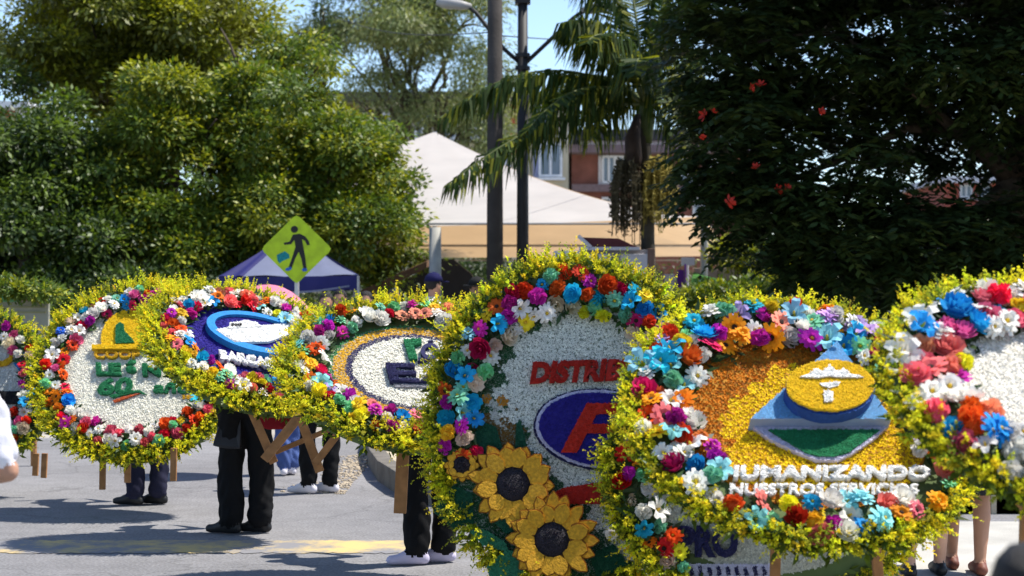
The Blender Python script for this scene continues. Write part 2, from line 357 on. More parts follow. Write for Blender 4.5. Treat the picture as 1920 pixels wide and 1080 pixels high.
# ------------------------------------------------------------------ silletas (round flower arrangements carried on the back)
class Silleta:
    def __init__(s, u, v, Y, apx, bpx, tilt, slope, rin, rf, label, weights, yaw=0, frac=1.0, thick=0.07):
        sc = FPX / Y
        s.c = P(u, v, Y); s.a = apx / sc; s.b = bpx / sc / math.cos(rad(tilt)); s.rin, s.rf = rin, rf
        s.M3 = (Matrix.Rotation(rad(slope), 3, 'Y') @ Matrix.Rotation(rad(yaw), 3, 'Z') @ Matrix.Rotation(rad(90 - tilt), 3, 'X'))
        s.M = Matrix.Translation(s.c) @ s.M3.to_4x4(); s.Mi = s.M.inverted(); s.weights = weights
        s.root = empty('flower_silleta', (s.c.x, s.c.y, 0), label, 'flower arrangement', 'round flower arrangements in the parade')
        s.rootM = s.M.copy(); s.rel = Matrix.Translation((0, 0, s.c.z)) @ s.M3.to_4x4()
        mb = MB(); n = 56
        mb.prism([(s.a * .97 * math.cos(2 * math.pi * i / n), s.b * .97 * math.sin(2 * math.pi * i / n)) for i in range(n)], -thick, -0.012)
        s.put(mb.build('back_board', BOARD))
        fr = MB()
        fr.bar((-.28, -s.b * .8, -thick - .025), (-.28, s.b * .8, -thick - .025), .06, .04); fr.bar((.28, -s.b * .8, -thick - .026), (.28, s.b * .8, -thick - .026), .06, .04)
        fr.bar((-.45, -.3, -thick - .066), (.45, -.3, -thick - .066), .04, .06); fr.bar((-.45, .3, -thick - .066), (.45, .3, -thick - .066), .04, .06)
        s.put(fr.build('back_frame', WOOD))
    def put(s, o, parent=None):
        o.parent = s.root; o.matrix_basis = s.rel @ o.matrix_basis; return o
    def face(s, u, v, z=0.0):
        """local face coordinates of the point of the panel seen at pixel (u, v)"""
        o = s.Mi @ cam.location; d = (s.Mi.to_3x3() @ (P(u, v, 1.0) - cam.location)); t = (z - o.z) / d.z
        p = o + d * t; return (p.x, p.y)
    def px(s, xy):
        q = np.c_[xy, np.zeros(len(xy))] @ np.array(s.M3).T + np.array(s.c)
        return (q[:, 0] / q[:, 1] * FPX + 960, HV - (q[:, 2] - CH) / q[:, 1] * FPX)
    def mosaic(s, design, spacing=0.015, rmax=None, z=0.0, base=(0.5, .5, .45), up=0.4):
        rmax = rmax or s.rin + 0.05; spacing *= 1.12
        nx = int(2 * s.a / spacing) + 2; ny = int(2 * s.b / (spacing * .866)) + 2
        pts = np.array([((i + (j % 2) * .5) * spacing - s.a, j * spacing * .866 - s.b) for j in range(ny) for i in range(nx)])
        pts += RNG.normal(0, spacing * .13, pts.shape)
        pts = pts[(pts[:, 0] / s.a) ** 2 + (pts[:, 1] / s.b) ** 2 < rmax ** 2]
        u, v = s.px(pts); col = design(u, v, pts)
        col = col * RNG.normal(1, .10, (len(pts), 1)).clip(.6, 1.35)
        K = 4; n = len(pts)
        ang = (np.arange(K) / K * 2 * np.pi)[None, :] + RNG.uniform(0, 6.3, (n, 1)) + RNG.normal(0, .15, (n, K))
        d = np.stack([np.cos(ang), np.sin(ang), np.full_like(ang, up) + RNG.normal(0, .25, ang.shape)], -1)
        d += RNG.normal(0, .2, (n, 1, 3)); d = norm(d)
        c = np.repeat(np.c_[pts, z + RNG.normal(0, spacing * .18, n)][:, None, :], K, 1)
        sd_ = norm(np.cross(d, np.array([0, 0, 1.0]))); L = spacing * RNG.uniform(.62, .85, (n, K))
        V, F = blades(c.reshape(-1, 3), d.reshape(-1, 3), sd_.reshape(-1, 3), L.reshape(-1), spacing * .55, .6)
        cc = np.repeat(col, K * 4, 0)
        o = link('petal_mosaic', mesh_np('petal_mosaic', V, F, TUFT, cc)); o['kind'] = 'stuff'; s.put(o)
        bb = MB(); nn = 56
        bb.prism([(s.a * rmax * math.cos(2 * math.pi * i / nn), s.b * rmax * math.sin(2 * math.pi * i / nn)) for i in range(nn)], -0.012, z - 0.004)
        s.put(bb.build('panel', mat('panel_%.2f_%.2f_%.2f' % base, base, .9, .15)))
        return s
    def cover(s, o, m, z, spacing=0.010):
        me = o.data; c0 = TINT.get(m.name)
        if c0 is None: return
        tri = []
        for p in me.polygons:
            if p.normal.z > .9 and abs(p.center.z - z) < 1e-4:
                v = [np.array(me.vertices[i].co) for i in p.vertices]; tri += [(v[0], v[i], v[i + 1]) for i in range(1, len(v) - 1)] if len(v) < 5 else []
        if not tri:
            bm = bmesh.new(); bm.from_mesh(me); bmesh.ops.triangulate(bm, faces=bm.faces[:])
            tri = [tuple(np.array(v.co) for v in f.verts) for f in bm.faces if f.normal.z > .9 and abs(f.verts[0].co.z - z) < 1e-4]; bm.free()
        if not tri: return
        T = np.array(tri); A = np.linalg.norm(np.cross(T[:, 1] - T[:, 0], T[:, 2] - T[:, 0]), axis=1) / 2; n = int(A.sum() / spacing ** 2 * 1.5) + 1
        k = RNG.choice(len(T), n, p=A / A.sum()); a, b = RNG.uniform(0, 1, n), RNG.uniform(0, 1, n); f = a + b > 1; a[f] = 1 - a[f]; b[f] = 1 - b[f]
        c = T[k, 0] + (T[k, 1] - T[k, 0]) * a[:, None] + (T[k, 2] - T[k, 0]) * b[:, None]; c[:, 2] += RNG.uniform(-.001, .003, n)
        K = 3; ang = RNG.uniform(0, 6.3, (n, 1)) + np.arange(K)[None] * 2.1; d = norm(np.stack([np.cos(ang), np.sin(ang), RNG.uniform(.05, .7, ang.shape)], -1)); sd_ = norm(np.cross(d, np.array([0, 0, 1.0])))
        V, F = blades(np.repeat(c, K, 0), d.reshape(-1, 3), sd_.reshape(-1, 3), spacing * .8, spacing * .6, .6)
        col = np.array(c0) * RNG.uniform(.72, 1.22, (n, 1)); q = link('petal_cover', mesh_np('petal_cover', V, F, TUFT, np.repeat(col, K * 4, 0)), o); q['kind'] = 'stuff'
    def relief(s, name, poly, z0, z1, m, label=None, bevel=0.0):
        """a raised emblem piece; poly in photo pixels on the panel"""
        mb = MB(); mb.prism([s.face(u, v, z1) for u, v in poly], z0, z1)
        poly2 = [(x + random.uniform(-.6, .6), y + random.uniform(-.6, .6)) for x, y in poly]; mb = MB(); mb.prism([s.face(u, v, z1) for u, v in poly2], z0, z1)
        o = mb.build(name, m, bevel=bevel); o.data.update(); s.cover(o, m, z1); s.put(o)
        if label: o['label'] = label
        return o
    def tufted(s, name, poly, z0, z1, m, colf, spacing=0.012):
        """raised emblem piece covered in petals"""
        o = s.relief(name, poly, z0, z1, m)
        q = np.array([s.face(u, v, z1) for u, v in poly]); lo, hi = q.min(0), q.max(0)
        nx = int((hi[0] - lo[0]) / spacing) + 1; ny = int((hi[1] - lo[1]) / (spacing * .866)) + 1
        pts = np.array([(lo[0] + (i + (j % 2) * .5) * spacing, lo[1] + j * spacing * .866) for j in range(ny) for i in range(nx)])
        pts = pts[inpoly(pts[:, 0], pts[:, 1], [tuple(x) for x in q])]; n = len(pts)
        if n == 0: return o
        K = 4; ang = (np.arange(K) / K * 2 * np.pi)[None, :] + RNG.uniform(0, 6.3, (n, 1))
        d = norm(np.stack([np.cos(ang), np.sin(ang), np.full_like(ang, .35) + RNG.normal(0, .2, ang.shape)], -1))
        c = np.repeat(np.c_[pts, np.full(n, z1 + .001)][:, None, :], K, 1); sd_ = norm(np.cross(d, np.array([0, 0, 1.0])))
        V, F = blades(c.reshape(-1, 3), d.reshape(-1, 3), sd_.reshape(-1, 3), spacing * .7, spacing * .5, .6)
        u, v = s.px(pts); col = colf(u, v) * RNG.normal(1, .12, (n, 1)).clip(.6, 1.4)
        po = link('petal_cover', mesh_np('petal_cover', V, F, TUFT, np.repeat(col, K * 4, 0)), o); po['kind'] = 'stuff'
        return o
    def text(s, txt, p0, p1, ptop, m, z0=0.0, z1=0.02, bold=0.03, name='lettering'):
        cu = bpy.data.curves.new('t', 'FONT'); cu.body = txt; cu.offset = bold; cu.extrude = 0.0; cu.resolution_u = 3
        o = bpy.data.objects.new('t', cu); COL.objects.link(o)
        dg = bpy.context.evaluated_depsgraph_get(); me = bpy.data.meshes.new_from_object(o.evaluated_get(dg))
        bpy.data.objects.remove(o); bpy.data.curves.remove(cu)
        bm = bmesh.new(); bm.from_mesh(me); bpy.data.meshes.remove(me)
        xs = [v.co.x for v in bm.verts]; ys = [v.co.y for v in bm.verts]; x0, x1 = min(xs), max(xs); y0, y1 = min(ys), max(ys)
        r = bmesh.ops.extrude_face_region(bm, geom=bm.faces[:]); top = [g for g in r['geom'] if isinstance(g, bmesh.types.BMVert)]
        tops = set(top)
        A = Vector(s.face(*p0, z1)); B = Vector(s.face(*p1, z1)) - A; T = Vector(s.face(*ptop, z1)) - A
        for v in bm.verts:
            fx = (v.co.x - x0) / (x1 - x0); fy = (v.co.y - y0) / (y1 - y0); q = A + B * fx + T * fy
            v.co = Vector((q.x, q.y, z1 if v in tops else z0))
        bmesh.ops.recalc_face_normals(bm, faces=bm.faces[:])
        me = bpy.data.meshes.new(name); bm.to_mesh(me); bm.free(); me.materials.append(m)
        me.update(); o = link(name, me); s.cover(o, m, z1, .009); return s.put(o)
    def ring(s, n, dmin, keep=None, zr=(0.03, 0.075), scale=(0.74, 1.05), r0=None, r1=None):
        names = list(s.weights); wts = [s.weights[k] for k in names]
        pts = []; r0 = r0 or s.rin; r1 = r1 or s.rf; tries = 0
        while len(pts) < n and tries < 14000:
            tries += 1; t = random.uniform(0, 2 * math.pi); r = math.sqrt(random.uniform(r0 ** 2, r1 ** 2))
            x, y = s.a * r * math.cos(t), s.b * r * math.sin(t)
            if all((x - p[0]) ** 2 + (y - p[1]) ** 2 > dmin ** 2 for p in pts):
                if keep is not None:
                    uu, vv = s.px(np.array([[x, y]]))
                    if not keep(uu[0], vv[0]): continue
                pts.append((x, y, r))
        last = None
        for x, y, r in pts:
            c = random.choices(names, wts)[0]
            k = random.choice(KINDS_BY_COLOR[c]); me = flower_mesh(k, c, random.randint(0, 3))
            f = (r - (r0 + r1) / 2) / (r1 - r0)
            nrm = Vector((x / s.a * f * .9 + random.gauss(0, .38), y / s.b * f * .9 + random.gauss(0, .38), 1)).normalized()
            o = link('flower', me); sc = random.uniform(*scale)
            z = random.uniform(*zr) * (1 - .35 * abs(f) * 2)
            o.matrix_basis = Matrix.Translation((x, y, z)) @ (nrm.to_track_quat('Z', 'Y') @ Quaternion((0, 0, 1), random.uniform(0, 6.3))).to_matrix().to_4x4() @ Matrix.Diagonal((sc * random.uniform(.82, 1.1), sc * random.uniform(.82, 1.1), sc * random.uniform(.8, 1.35), 1))
            s.put(o)
        # dark leaves under the blossoms
        N = 1500; t = RNG.uniform(0, 2 * np.pi, N); r = np.sqrt(RNG.uniform((r0 - .015) ** 2, (r1 + .07) ** 2, N))
        c = np.c_[s.a * r * np.cos(t), s.b * r * np.sin(t), RNG.uniform(0.0, .04, N)]
        if keep is not None:
            uu, vv = s.px(c[:, :2]); k_ = np.array([keep(a, b) for a, b in zip(uu, vv)]); c = c[k_]; N = len(c)
        a = RNG.uniform(0, 2 * np.pi, N); d = norm(np.c_[np.cos(a), np.sin(a), RNG.uniform(-.1, .9, N)]); sd_ = norm(np.cross(d, RNG.normal(0, .3, (N, 3)) + [0, 0, 1]))
        V, F = blades(c, d, sd_, RNG.uniform(.04, .085, N), .024)
        g = np.array([.035, .075, .018]) * RNG.uniform(.5, 1.6, (N, 1)); o = link('leaf_filler', mesh_np('leaf_filler', V, F, LEAFD, np.repeat(g, 4, 0))); o['kind'] = 'stuff'; s.put(o)
        return s
    def fringe(s, N=1000, r0=None, r1=.98, L=(.06, .115), green=0.18, K=20, tips=0.0, keep=None):
        r0 = r0 or s.rf - .02
        N = int(N * .88); t = RNG.uniform(0, 2 * np.pi, N); r = r0 + (r1 - r0) * RNG.uniform(0, 1, N) ** .9
        base = np.c_[s.a * r * np.cos(t), s.b * r * np.sin(t), RNG.uniform(-.05, .04, N)]
        if keep is not None:
            uu, vv = s.px(base[:, :2]); k_ = np.array([keep(a, b) for a, b in zip(uu, vv)]); base = base[k_]; t = t[k_]; r = r[k_]; N = len(base)
        out = np.c_[np.cos(t), np.sin(t), np.zeros(N)]; f = ((r - r0) / (r1 - r0))[:, None]
        upl = np.array(s.M3.inverted() @ Vector((0, 0, 1)))
        d = norm(out * (.35 + .75 * f) + np.array([0, 0, 1]) * (.85 - .55 * f) + RNG.normal(0, .33, (N, 3)) + upl * .12)
        ph = RNG.uniform(0, 6.3, 4); wav = np.sin(t * 9 + ph[0]) * .3 + np.sin(t * 23 + ph[1]) * .3 + np.sin(t * 41 + ph[2]) * .25
        ln = (RNG.uniform(*L, N) * (1 + .42 * wav) * np.where(RNG.uniform(0, 1, N) < .07, 1.5, 1))[:, None]
        tk = np.linspace(.08, 1, K)[None, :, None]
        c = base[:, None, :] + d[:, None, :] * ln[:, :, None] * tk
        dr = norm(RNG.normal(0, 1, (N, K, 3)) + d[:, None, :] * .75)
        side = norm(np.cross(dr, RNG.normal(0, 1, (N, K, 3)))); LL = (RNG.uniform(.014, .028, (N, K)) * (1.15 - .6 * tk[:, :, 0])).reshape(-1)
        V, F = blades(c.reshape(-1, 3), dr.reshape(-1, 3), side.reshape(-1, 3), LL, LL * .62, .6)
        isg = RNG.uniform(0, 1, (N, 1)) < np.clip(green + .22 * np.sin(t * 7 + ph[3]) + .15 * np.sin(t * 17 + ph[1]), .03, 1)[:, None]
        cy = np.where(isg, np.array([[.34, .38, .03]]), np.array([[.82, .74, .03]])) * RNG.uniform(.75, 1.2, (N, 1))
        cy = cy * (1 + RNG.normal(0, .08, (N, 3)))
        tipmix = np.clip(tk * 2.2 - .1, 0, 1)                      # lower stem leaves are green, buds are yellow
        cc = np.array([[[.24, .30, .025]]]) * (1 - tipmix) + cy[:, None, :] * tipmix
        cc = cc * RNG.uniform(.8, 1.2, (N, K, 1))
        o = link('goldenrod_fringe', mesh_np('goldenrod_fringe', V, F, SPRIG, np.repeat(cc.reshape(-1, 3), 4, 0))); o['kind'] = 'stuff'; s.put(o)
        # backing leaves so the board does not show
        N2 = 1100; t = RNG.uniform(0, 2 * np.pi, N2); r = RNG.uniform(r0 - .05, r1 + .01, N2)
        c = np.c_[s.a * r * np.cos(t), s.b * r * np.sin(t), RNG.uniform(-.08, .01, N2)]; a = t + RNG.normal(0, .9, N2)
        d = norm(np.c_[np.cos(a), np.sin(a), RNG.uniform(-.2, .7, N2)]); sd_ = norm(np.cross(d, RNG.normal(0, .4, (N2, 3)) + [0, 0, 1]))
        V, F = blades(c, d, sd_, RNG.uniform(.05, .1, N2), .022)
        g = np.array([.09, .13, .018]) * RNG.uniform(.5, 1.5, (N2, 1)); o = link('backing_leaves', mesh_np('backing_leaves', V, F, LEAFD, np.repeat(g, 4, 0))); o['kind'] = 'stuff'; s.put(o)
        return s
    def strut(s, a, b, Ya, Yb=None, w=.045, name='wooden_leg'):
        mb = MB(); mb.bar(P(*a, Ya), P(*b, Yb or Ya), w, w * .7)
        o = mb.build(name, WOOD, bevel=.004); o.parent = s.root; o.matrix_parent_inverse = s.root.matrix_basis.inverted(); return o

def const(c): return lambda u, v, p=None: np.tile(np.array(c, dtype=float), (len(u), 1))
WHITE_T = (0.78, 0.76, 0.66)
bpy.context.view_layer.update()
COLS_A = dict(white=13, vermilion=6, red=4, magenta=2.5, orange=4, cyan=2.5, yellow=2.5, mint=2, pink=4, blue=1.5, cream=2)
COLS_B = dict(white=14, vermilion=4, red=2, magenta=3, orange=4, cyan=3.5, yellow=3, mint=2, salmon=4, aqua=1.5)
COLS_C = dict(white=8, orange=5, mint=4, cyan=3, yellow=3, magenta=4, salmon=5, lilac=2, red=2.5, aqua=2, crimson=1)
COLS_D = dict(cyan=6, aqua=2.5, magenta=6, red=6, yellow=4.5, mint=4, cream=5, white=4, crimson=1)
COLS_E = dict(white=13, cyan=4, magenta=4, mint=4, salmon=4, orange=5, red=3, crimson=2, lilac=3, aqua=3, yellow=1.5)
COLS_F = dict(white=14, cyan=5, pink=3, salmon=3, vermilion=1.5, aqua=2, magenta=1, yellow=1)
TINT = {}
def em(name, c, rough=.85):
    TINT[name] = c; return mat(name, c, rough, .14, 30, .5, 120)
GREEN_E = em('green_petals', (0.015, 0.16, 0.06)); YEL_E = em('yellow_petals', (0.78, 0.50, 0.01)); NAVY_E = em('navy_petals', (0.02, 0.02, 0.075))
RED_E = em('red_petals', (0.42, 0.02, 0.012)); WHITE_E = em('white_petals', (0.80, 0.79, 0.76)); INDIGO = em('indigo_petals', (0.025, 0.018, 0.21))
AZURE = em('azure_petals', (0.02, 0.20, 0.50)); BLACK_E = em('black_felt', (0.012, 0.012, 0.014)); GOLD_E = em('gold_petals', (0.58, 0.33, 0.01)); LAV = em('lavender_foam', (0.55, 0.53, 0.68))

# --- silleta at the left edge of the frame, white with dark bars
s0 = Silleta(-108, 728, 13.9, 218, 165, 22, 4, .70, .86, 'flower silleta with two black bars cut off by the left frame edge', COLS_A)
def d0(u, v, p):
    c = np.tile(np.array([.52, .53, .50]), (len(u), 1))
    return c
s0.mosaic(d0, .017, base=(.45, .45, .42)).ring(190, .066).fringe(1100)
for i, (y0, y1) in enumerate(((734, 757), (776, 799))): s0.relief('black_bar', [(-180, y0 - 4), (74, y0), (76, y1), (-180, y1 - 4)], 0, .03, BLACK_E)
def arc_poly(cx, cy, rx, ry, a0, a1, w, n=16):
    o = [(cx + rx * math.cos(rad(a0 + (a1 - a0) * i / n)), cy + ry * math.sin(rad(a0 + (a1 - a0) * i / n))) for i in range(n + 1)]
    k = [(cx + (rx - w) * math.cos(rad(a0 + (a1 - a0) * i / n)), cy + (ry - w) * math.sin(rad(a0 + (a1 - a0) * i / n))) for i in range(n + 1)]
    return o + k[::-1]
s0.relief('gold_swirl', arc_poly(-10, 662, 36, 24, -60, 110, 7), 0, .02, GOLD_E)
s0.relief('gold_swirl', arc_poly(0, 668, 26, 18, 20, 120, 5), 0, .024, GOLD_E)
s0.relief('blue_leaf', [(22, 660), (38, 654), (48, 662), (36, 670)], 0, .02, AZURE); s0.relief('blue_leaf', [(26, 682), (40, 676), (50, 686), (36, 694)], 0, .02, AZURE)
s0.strut((68, 850), (66, 892), 13.8); s0.strut((84, 850), (82, 896), 13.6)

# --- silleta with yellow arch and green lettering
s1 = Silleta(262, 693, 12.8, 200, 162, 36, 3, .70, .86, 'white flower silleta with yellow arch emblem and green LEÓN lettering', COLS_A)
s1.mosaic(const(WHITE_T), .0145, base=(.62, .6, .5)).ring(285, .058).fringe(1700)
s1.relief('yellow_arch', [(190, 646), (190, 628), (197, 605), (212, 590), (232, 582), (268, 580), (268, 646)], 0, .03, YEL_E)
s1.relief('yellow_base', [(172, 646), (276, 646), (276, 653), (172, 653)], 0, .045, YEL_E)
s1.relief('green_bird', [(217, 610), (224, 604), (232, 608), (233, 622), (246, 632), (252, 641), (217, 643)], .03, .045, GREEN_E)
s1.text('COOP', (176, 671), (262, 671), (176, 656), GOLD_E, 0, .03, .03)
s1.text('LEÓN', (180, 702), (302, 704), (179, 674), GREEN_E, 0, .035, .05)
s1.text('60', (180, 741), (246, 738), (186, 709), GREEN_E, 0, .02, .04)
s1.text('años', (286, 736), (374, 738), (290, 716), GREEN_E, 0, .02, .03)
s1.relief('green_swoosh', [(205, 742), (240, 732), (262, 731), (275, 739), (258, 735), (236, 739), (212, 746)], 0, .018, GREEN_E)
s1.relief('red_swoosh', [(212, 750), (240, 741), (262, 737), (240, 745), (214, 754)], 0, .018, em('rust_petals', (.5, .1, .03)))
for i in range(4): s1.relief('gold_mark', [(342 + i * 8, 741), (347 + i * 8, 741), (347 + i * 8, 747), (342 + i * 8, 747)], 0, .012, GOLD_E)
s1.strut((240, 840), (239, 905), 12.5); s1.strut((326, 840), (325, 902), 12.3); s1.strut((193, 850), (192, 918), 12.9)

# --- blue silleta with the ship
s2 = Silleta(468, 651, 11.4, 205, 93, 58, 21, .62, .82, 'tilted flower silleta with indigo panel and white ship in a blue oval ring', COLS_B)
s2.mosaic(const((.03, .022, .24)), .0125, base=(.03, .02, .2)).ring(270, .056).fringe(1700)
def ell(cx, cy, rx, ry, rot=0, n=40):
    c, s_ = math.cos(rad(rot)), math.sin(rad(rot))
    return [(cx + rx * math.cos(2 * math.pi * i / n) * c - ry * math.sin(2 * math.pi * i / n) * s_, cy + rx * math.cos(2 * math.pi * i / n) * s_ + ry * math.sin(2 * math.pi * i / n) * c) for i in range(n)]
def annulus(s, name, o_px, i_px, z0, z1, m):
    O = [s.face(u, v, z1) for u, v in o_px]; I = [s.face(u, v, z1) for u, v in i_px]; n = len(O)
    vs = [(x, y, z) for z in (z0, z1) for ring_ in (O, I) for x, y in ring_]; fs = []
    for i in range(n):
        j = (i + 1) % n
        fs += [(2 * n + i, 2 * n + j, 3 * n + j, 3 * n + i), (i, j, 2 * n + j, 2 * n + i), (n + j, n + i, 3 * n + i, 3 * n + j)]
    mb = MB(); mb.add(vs, fs); o = mb.build(name, m); bm = bmesh.new(); bm.from_mesh(o.data); bmesh.ops.recalc_face_normals(bm, faces=bm.faces[:]); bm.to_mesh(o.data); bm.free()
    return s.put(o)
annulus(s2, 'blue_oval_ring', ell(486, 623, 101, 35, 13), ell(489, 622, 88, 27, 13), 0, .05, AZURE)
s2.relief('oval_field', ell(489, 622, 87.5, 26.5, 13), .0, .025, INDIGO)
s2.relief('ship_hull', [(404, 618), (425, 614), (560, 606), (556, 622), (505, 640), (440, 642)], .03, .05, WHITE_E)
s2.relief('ship_cabin', [(428, 615), (432, 604), (452, 603), (460, 600), (480, 604), (492, 611)], .03, .055, WHITE_E)
s2.relief('ship_window', [(432, 611), (436, 606), (455, 606), (450, 612)], .056, .058, BLACK_E)
s2.text('BARCAZ', (413, 672), (520, 690), (411, 655), WHITE_E, 0, .045, .05)
s2.relief('letter_shadow_board', [(405, 664), (520, 682), (530, 700), (498, 698), (420, 680)], 0, .012, NAVY_E)
s2.strut((464, 752), (514, 868), 11.0, 11.0, .052); s2.strut((563, 778), (496, 862), 10.9, 10.9, .06); s2.strut((640, 796), (516, 848), 11.25, 11.1, .034, 'cross_brace')

# --- white oval silleta with EA lettering
s3 = Silleta(785, 697, 9.75, 262, 125, 55, 7, .60, .85, 'flower silleta with gold and navy rings around dark EA lettering', COLS_C)
def d3(u, v, p):
    r = np.sqrt((p[:, 0] / s3.a) ** 2 + (p[:, 1] / s3.b) ** 2)
    c = np.tile(np.array(WHITE_T), (len(u), 1)); c[r > .475] = (.025, .022, .09); c[r > .525] = (.62, .34, .01); c[r > .615] = (.03, .18, .05)
    return c
s3.mosaic(d3, .0125, base=(.45, .42, .35)).ring(290, .058, r0=.69, r1=.87).fringe(1800)
s3.text('EA', (732, 714), (880, 716), (723, 680), NAVY_E, 0, .03, .012)
s3.relief('dark_strip', [(738, 719), (860, 720), (862, 727), (742, 726)], 0, .012, em('grey_petals', (.22, .22, .25)))
s3.relief('green_corner', [(757, 636), (790, 635), (790, 645), (775, 646), (783, 672), (768, 672)], 0, .025, GREEN_E)
annulus(s3, 'gear', ell(806, 658, 17, 15), ell(806, 658, 10, 8), 0, .025, NAVY_E)
s3.relief('gear_tooth', [(803, 638), (811, 638), (811, 645), (803, 645)], 0, .024, NAVY_E); s3.relief('gear_tooth', [(784, 671), (800, 672), (800, 678), (784, 676)], 0, .024, NAVY_E)
s3.strut((562, 780), (600, 884), 9.85, 9.9, .05); s3.strut((640, 805), (592, 868), 9.7, 9.8, .042); s3.strut((757, 820), (750, 962), 9.6, 9.6, .07)

# --- upright silleta with sunflowers
s4 = Silleta(1075, 795, 8.8, 262, 300, 9, 0, .74, .90, 'upright white flower silleta with red DISTRIBUI lettering, blue oval and sunflowers', COLS_D)
WP = [(965, 650), (990, 615), (1040, 590), (1120, 575), (1280, 580), (1340, 640), (1400, 800), (1340, 1000), (1180, 1060), (1135, 1010), (1080, 935), (1040, 905), (1010, 860), (980, 800), (945, 780), (930, 740), (940, 700)]
def d4(u, v, p):
    uu = u + 12 * np.sin(v * .13) + RNG.normal(0, 4, len(u)); vv = v + 9 * np.sin(u * .11 + 1)
    c = np.where(inpoly(uu, vv, WP)[:, None], np.array([[.78, .78, .70]]), np.array([[.018, .085, .03]]))
    br = inpoly(uu, vv, [(880, 790), (960, 770), (985, 860), (930, 850)]); c[br] = (.16, .08, .015)
    wl = inpoly(uu, vv, [(895, 760), (925, 755), (948, 790), (940, 800)]); c[wl] = (.55, .55, .5)
    og = (np.hypot(u - 912, v - 748) < 9) | (np.hypot(u - 942, v - 752) < 10); c[og] = (.5, .2, .01)
    return c
s4.mosaic(d4, .0125, rmax=.93, base=(.25, .28, .22))
keep4 = lambda u, v: not (v > 860 and u < 1130) and v < 1000
s4.ring(290, .059, keep=keep4, r0=.71, r1=.935, scale=(.82, 1.06)).fringe(1800, r0=.93, r1=1.02, green=.3)
s4.text('DISTRIBUI', (993, 720), (1206, 712), (1000, 678), RED_E, 0, .03, .055)
s4.relief('oval_outline', ell(1130, 806, 130, 77, 6), 0, .018, NAVY_E); s4.relief('white_oval', ell(1130, 805, 126, 73.5, 6), .018, .026, LAV); s4.relief('blue_oval', ell(1130, 805, 120, 68.5, 6), .026, .034, INDIGO)
s4.relief('red_letter', [(1052, 848), (1082, 848), (1101, 812), (1176, 812), (1182, 795), (1110, 795), (1118, 776), (1196, 776), (1204, 756), (1100, 756)], .034, .044, em('bright_red_petals', (.55, .03, .015)))
s4.relief('red_cone', [(1036, 925), (1056, 914), (1180, 896), (1184, 945), (1062, 944)], 0, .04, RED_E)
SUNP = mat('sunflower_petal', (.62, .31, .012), .7, .25, 60, .3, 90); SUND = mat('sunflower_petal_edge', (.20, .08, .006), .8, .2)
SUNC = mat('sunflower_heart', (.022, .018, .025), .8, .5, 90, .8, 120)
def sunflower(s, u, v, Ro, Rc, z, n):
    cx, cy = s.face(u, v, z); k = s.face(u + 1, v, z)[0] - cx; Ro *= k; Rc *= k
    mb = MB(); nn = 20
    vs = [(0, 0, .045)]
    for j, (rr, zz) in enumerate(((.5, .042), (.85, .028), (1, .0), (1, -.02))): vs += [(Rc * rr * math.cos(2 * math.pi * i / nn), Rc * rr * math.sin(2 * math.pi * i / nn), zz) for i in range(nn)]
    fs = [(0, 1 + i, 1 + (i + 1) % nn) for i in range(nn)]
    for j in range(3): fs += [(1 + j * nn + i, 1 + (j + 1) * nn + i, 1 + (j + 1) * nn + (i + 1) % nn, 1 + j * nn + (i + 1) % nn) for i in range(nn)]
    mb.add(vs, fs); h = mb.build('sunflower', SUNC, smooth=True); h.matrix_basis = Matrix.Translation((cx, cy, z)); s.put(h)
    # seeds give the heart a rough surface
    N = 320; r = np.sqrt(RNG.uniform(0, 1, N)) * Rc * .98; t = RNG.uniform(0, 6.3, N); zz = .045 * (1 - (r / Rc) ** 2) + .001
    c = np.c_[r * np.cos(t), r * np.sin(t), zz]; d = norm(np.c_[np.cos(t) * .4, np.sin(t) * .4, np.ones(N)] + RNG.normal(0, .3, (N, 3))); sd_ = norm(np.cross(d, RNG.normal(0, 1, (N, 3))))
    V, F = blades(c, d, sd_, .012, .008); g = np.array([.03, .022, .03]) * RNG.uniform(.4, 2.2, (N, 1)); o = link('seeds', mesh_np('seeds', V, F, TUFT, np.repeat(g, 4, 0)), h); o['kind'] = 'stuff'
    for lay in range(2):
        m_ = n if lay == 0 else n - 3
        for i in range(m_):
            a = 2 * math.pi * (i + .5 * lay) / m_ + random.uniform(-.07, .07); r1 = Ro * random.uniform(.88, 1.05) * (1 if lay == 0 else .84); wd = 2 * math.pi * Ro * .74 / m_ * .56
            def outline(g):
                pts = []
                for t, ww in ((0, .5), (.3, .95), (.55, 1), (.8, .74), (1, .12)): pts.append((Rc * .85 + (r1 - Rc * .85) * t - (g * .3 if t == 1 else 0), ww * wd - g))
                return pts + [(x, -y) for x, y in pts[::-1]]
            zz = -.002 + .012 * lay
            pb = MB(); pb.prism(outline(0), 0, .010, 1); q = outline(wd * .16); pb.prism(q, .0102, .020, 0)
            o = pb.build('petal', [SUNP, SUND], h); o.matrix_basis = Matrix.Translation((0, 0, zz)) @ Matrix.Rotation(a, 4, 'Z') @ Matrix.Rotation(random.uniform(-.16, -.02), 4, 'Y')
sunflower(s4, 962, 908, 84, 38, .04, 15); sunflower(s4, 1034, 1012, 88, 39, .085, 16); sunflower(s4, 866, 872, 34, 19, .03, 12)
LEAFG = em('felt_leaf', (.03, .17, .09)); LEAFG2 = em('dark_felt_leaf', (.010, .07, .035))
s4.relief('large_leaf', [(812, 960), (850, 910), (885, 925), (890, 980), (850, 990)], 0, .02, LEAFG2); s4.relief('large_leaf', [(925, 940), (980, 955), (990, 985), (950, 1000), (922, 975)], .02, .07, LEAFG2)
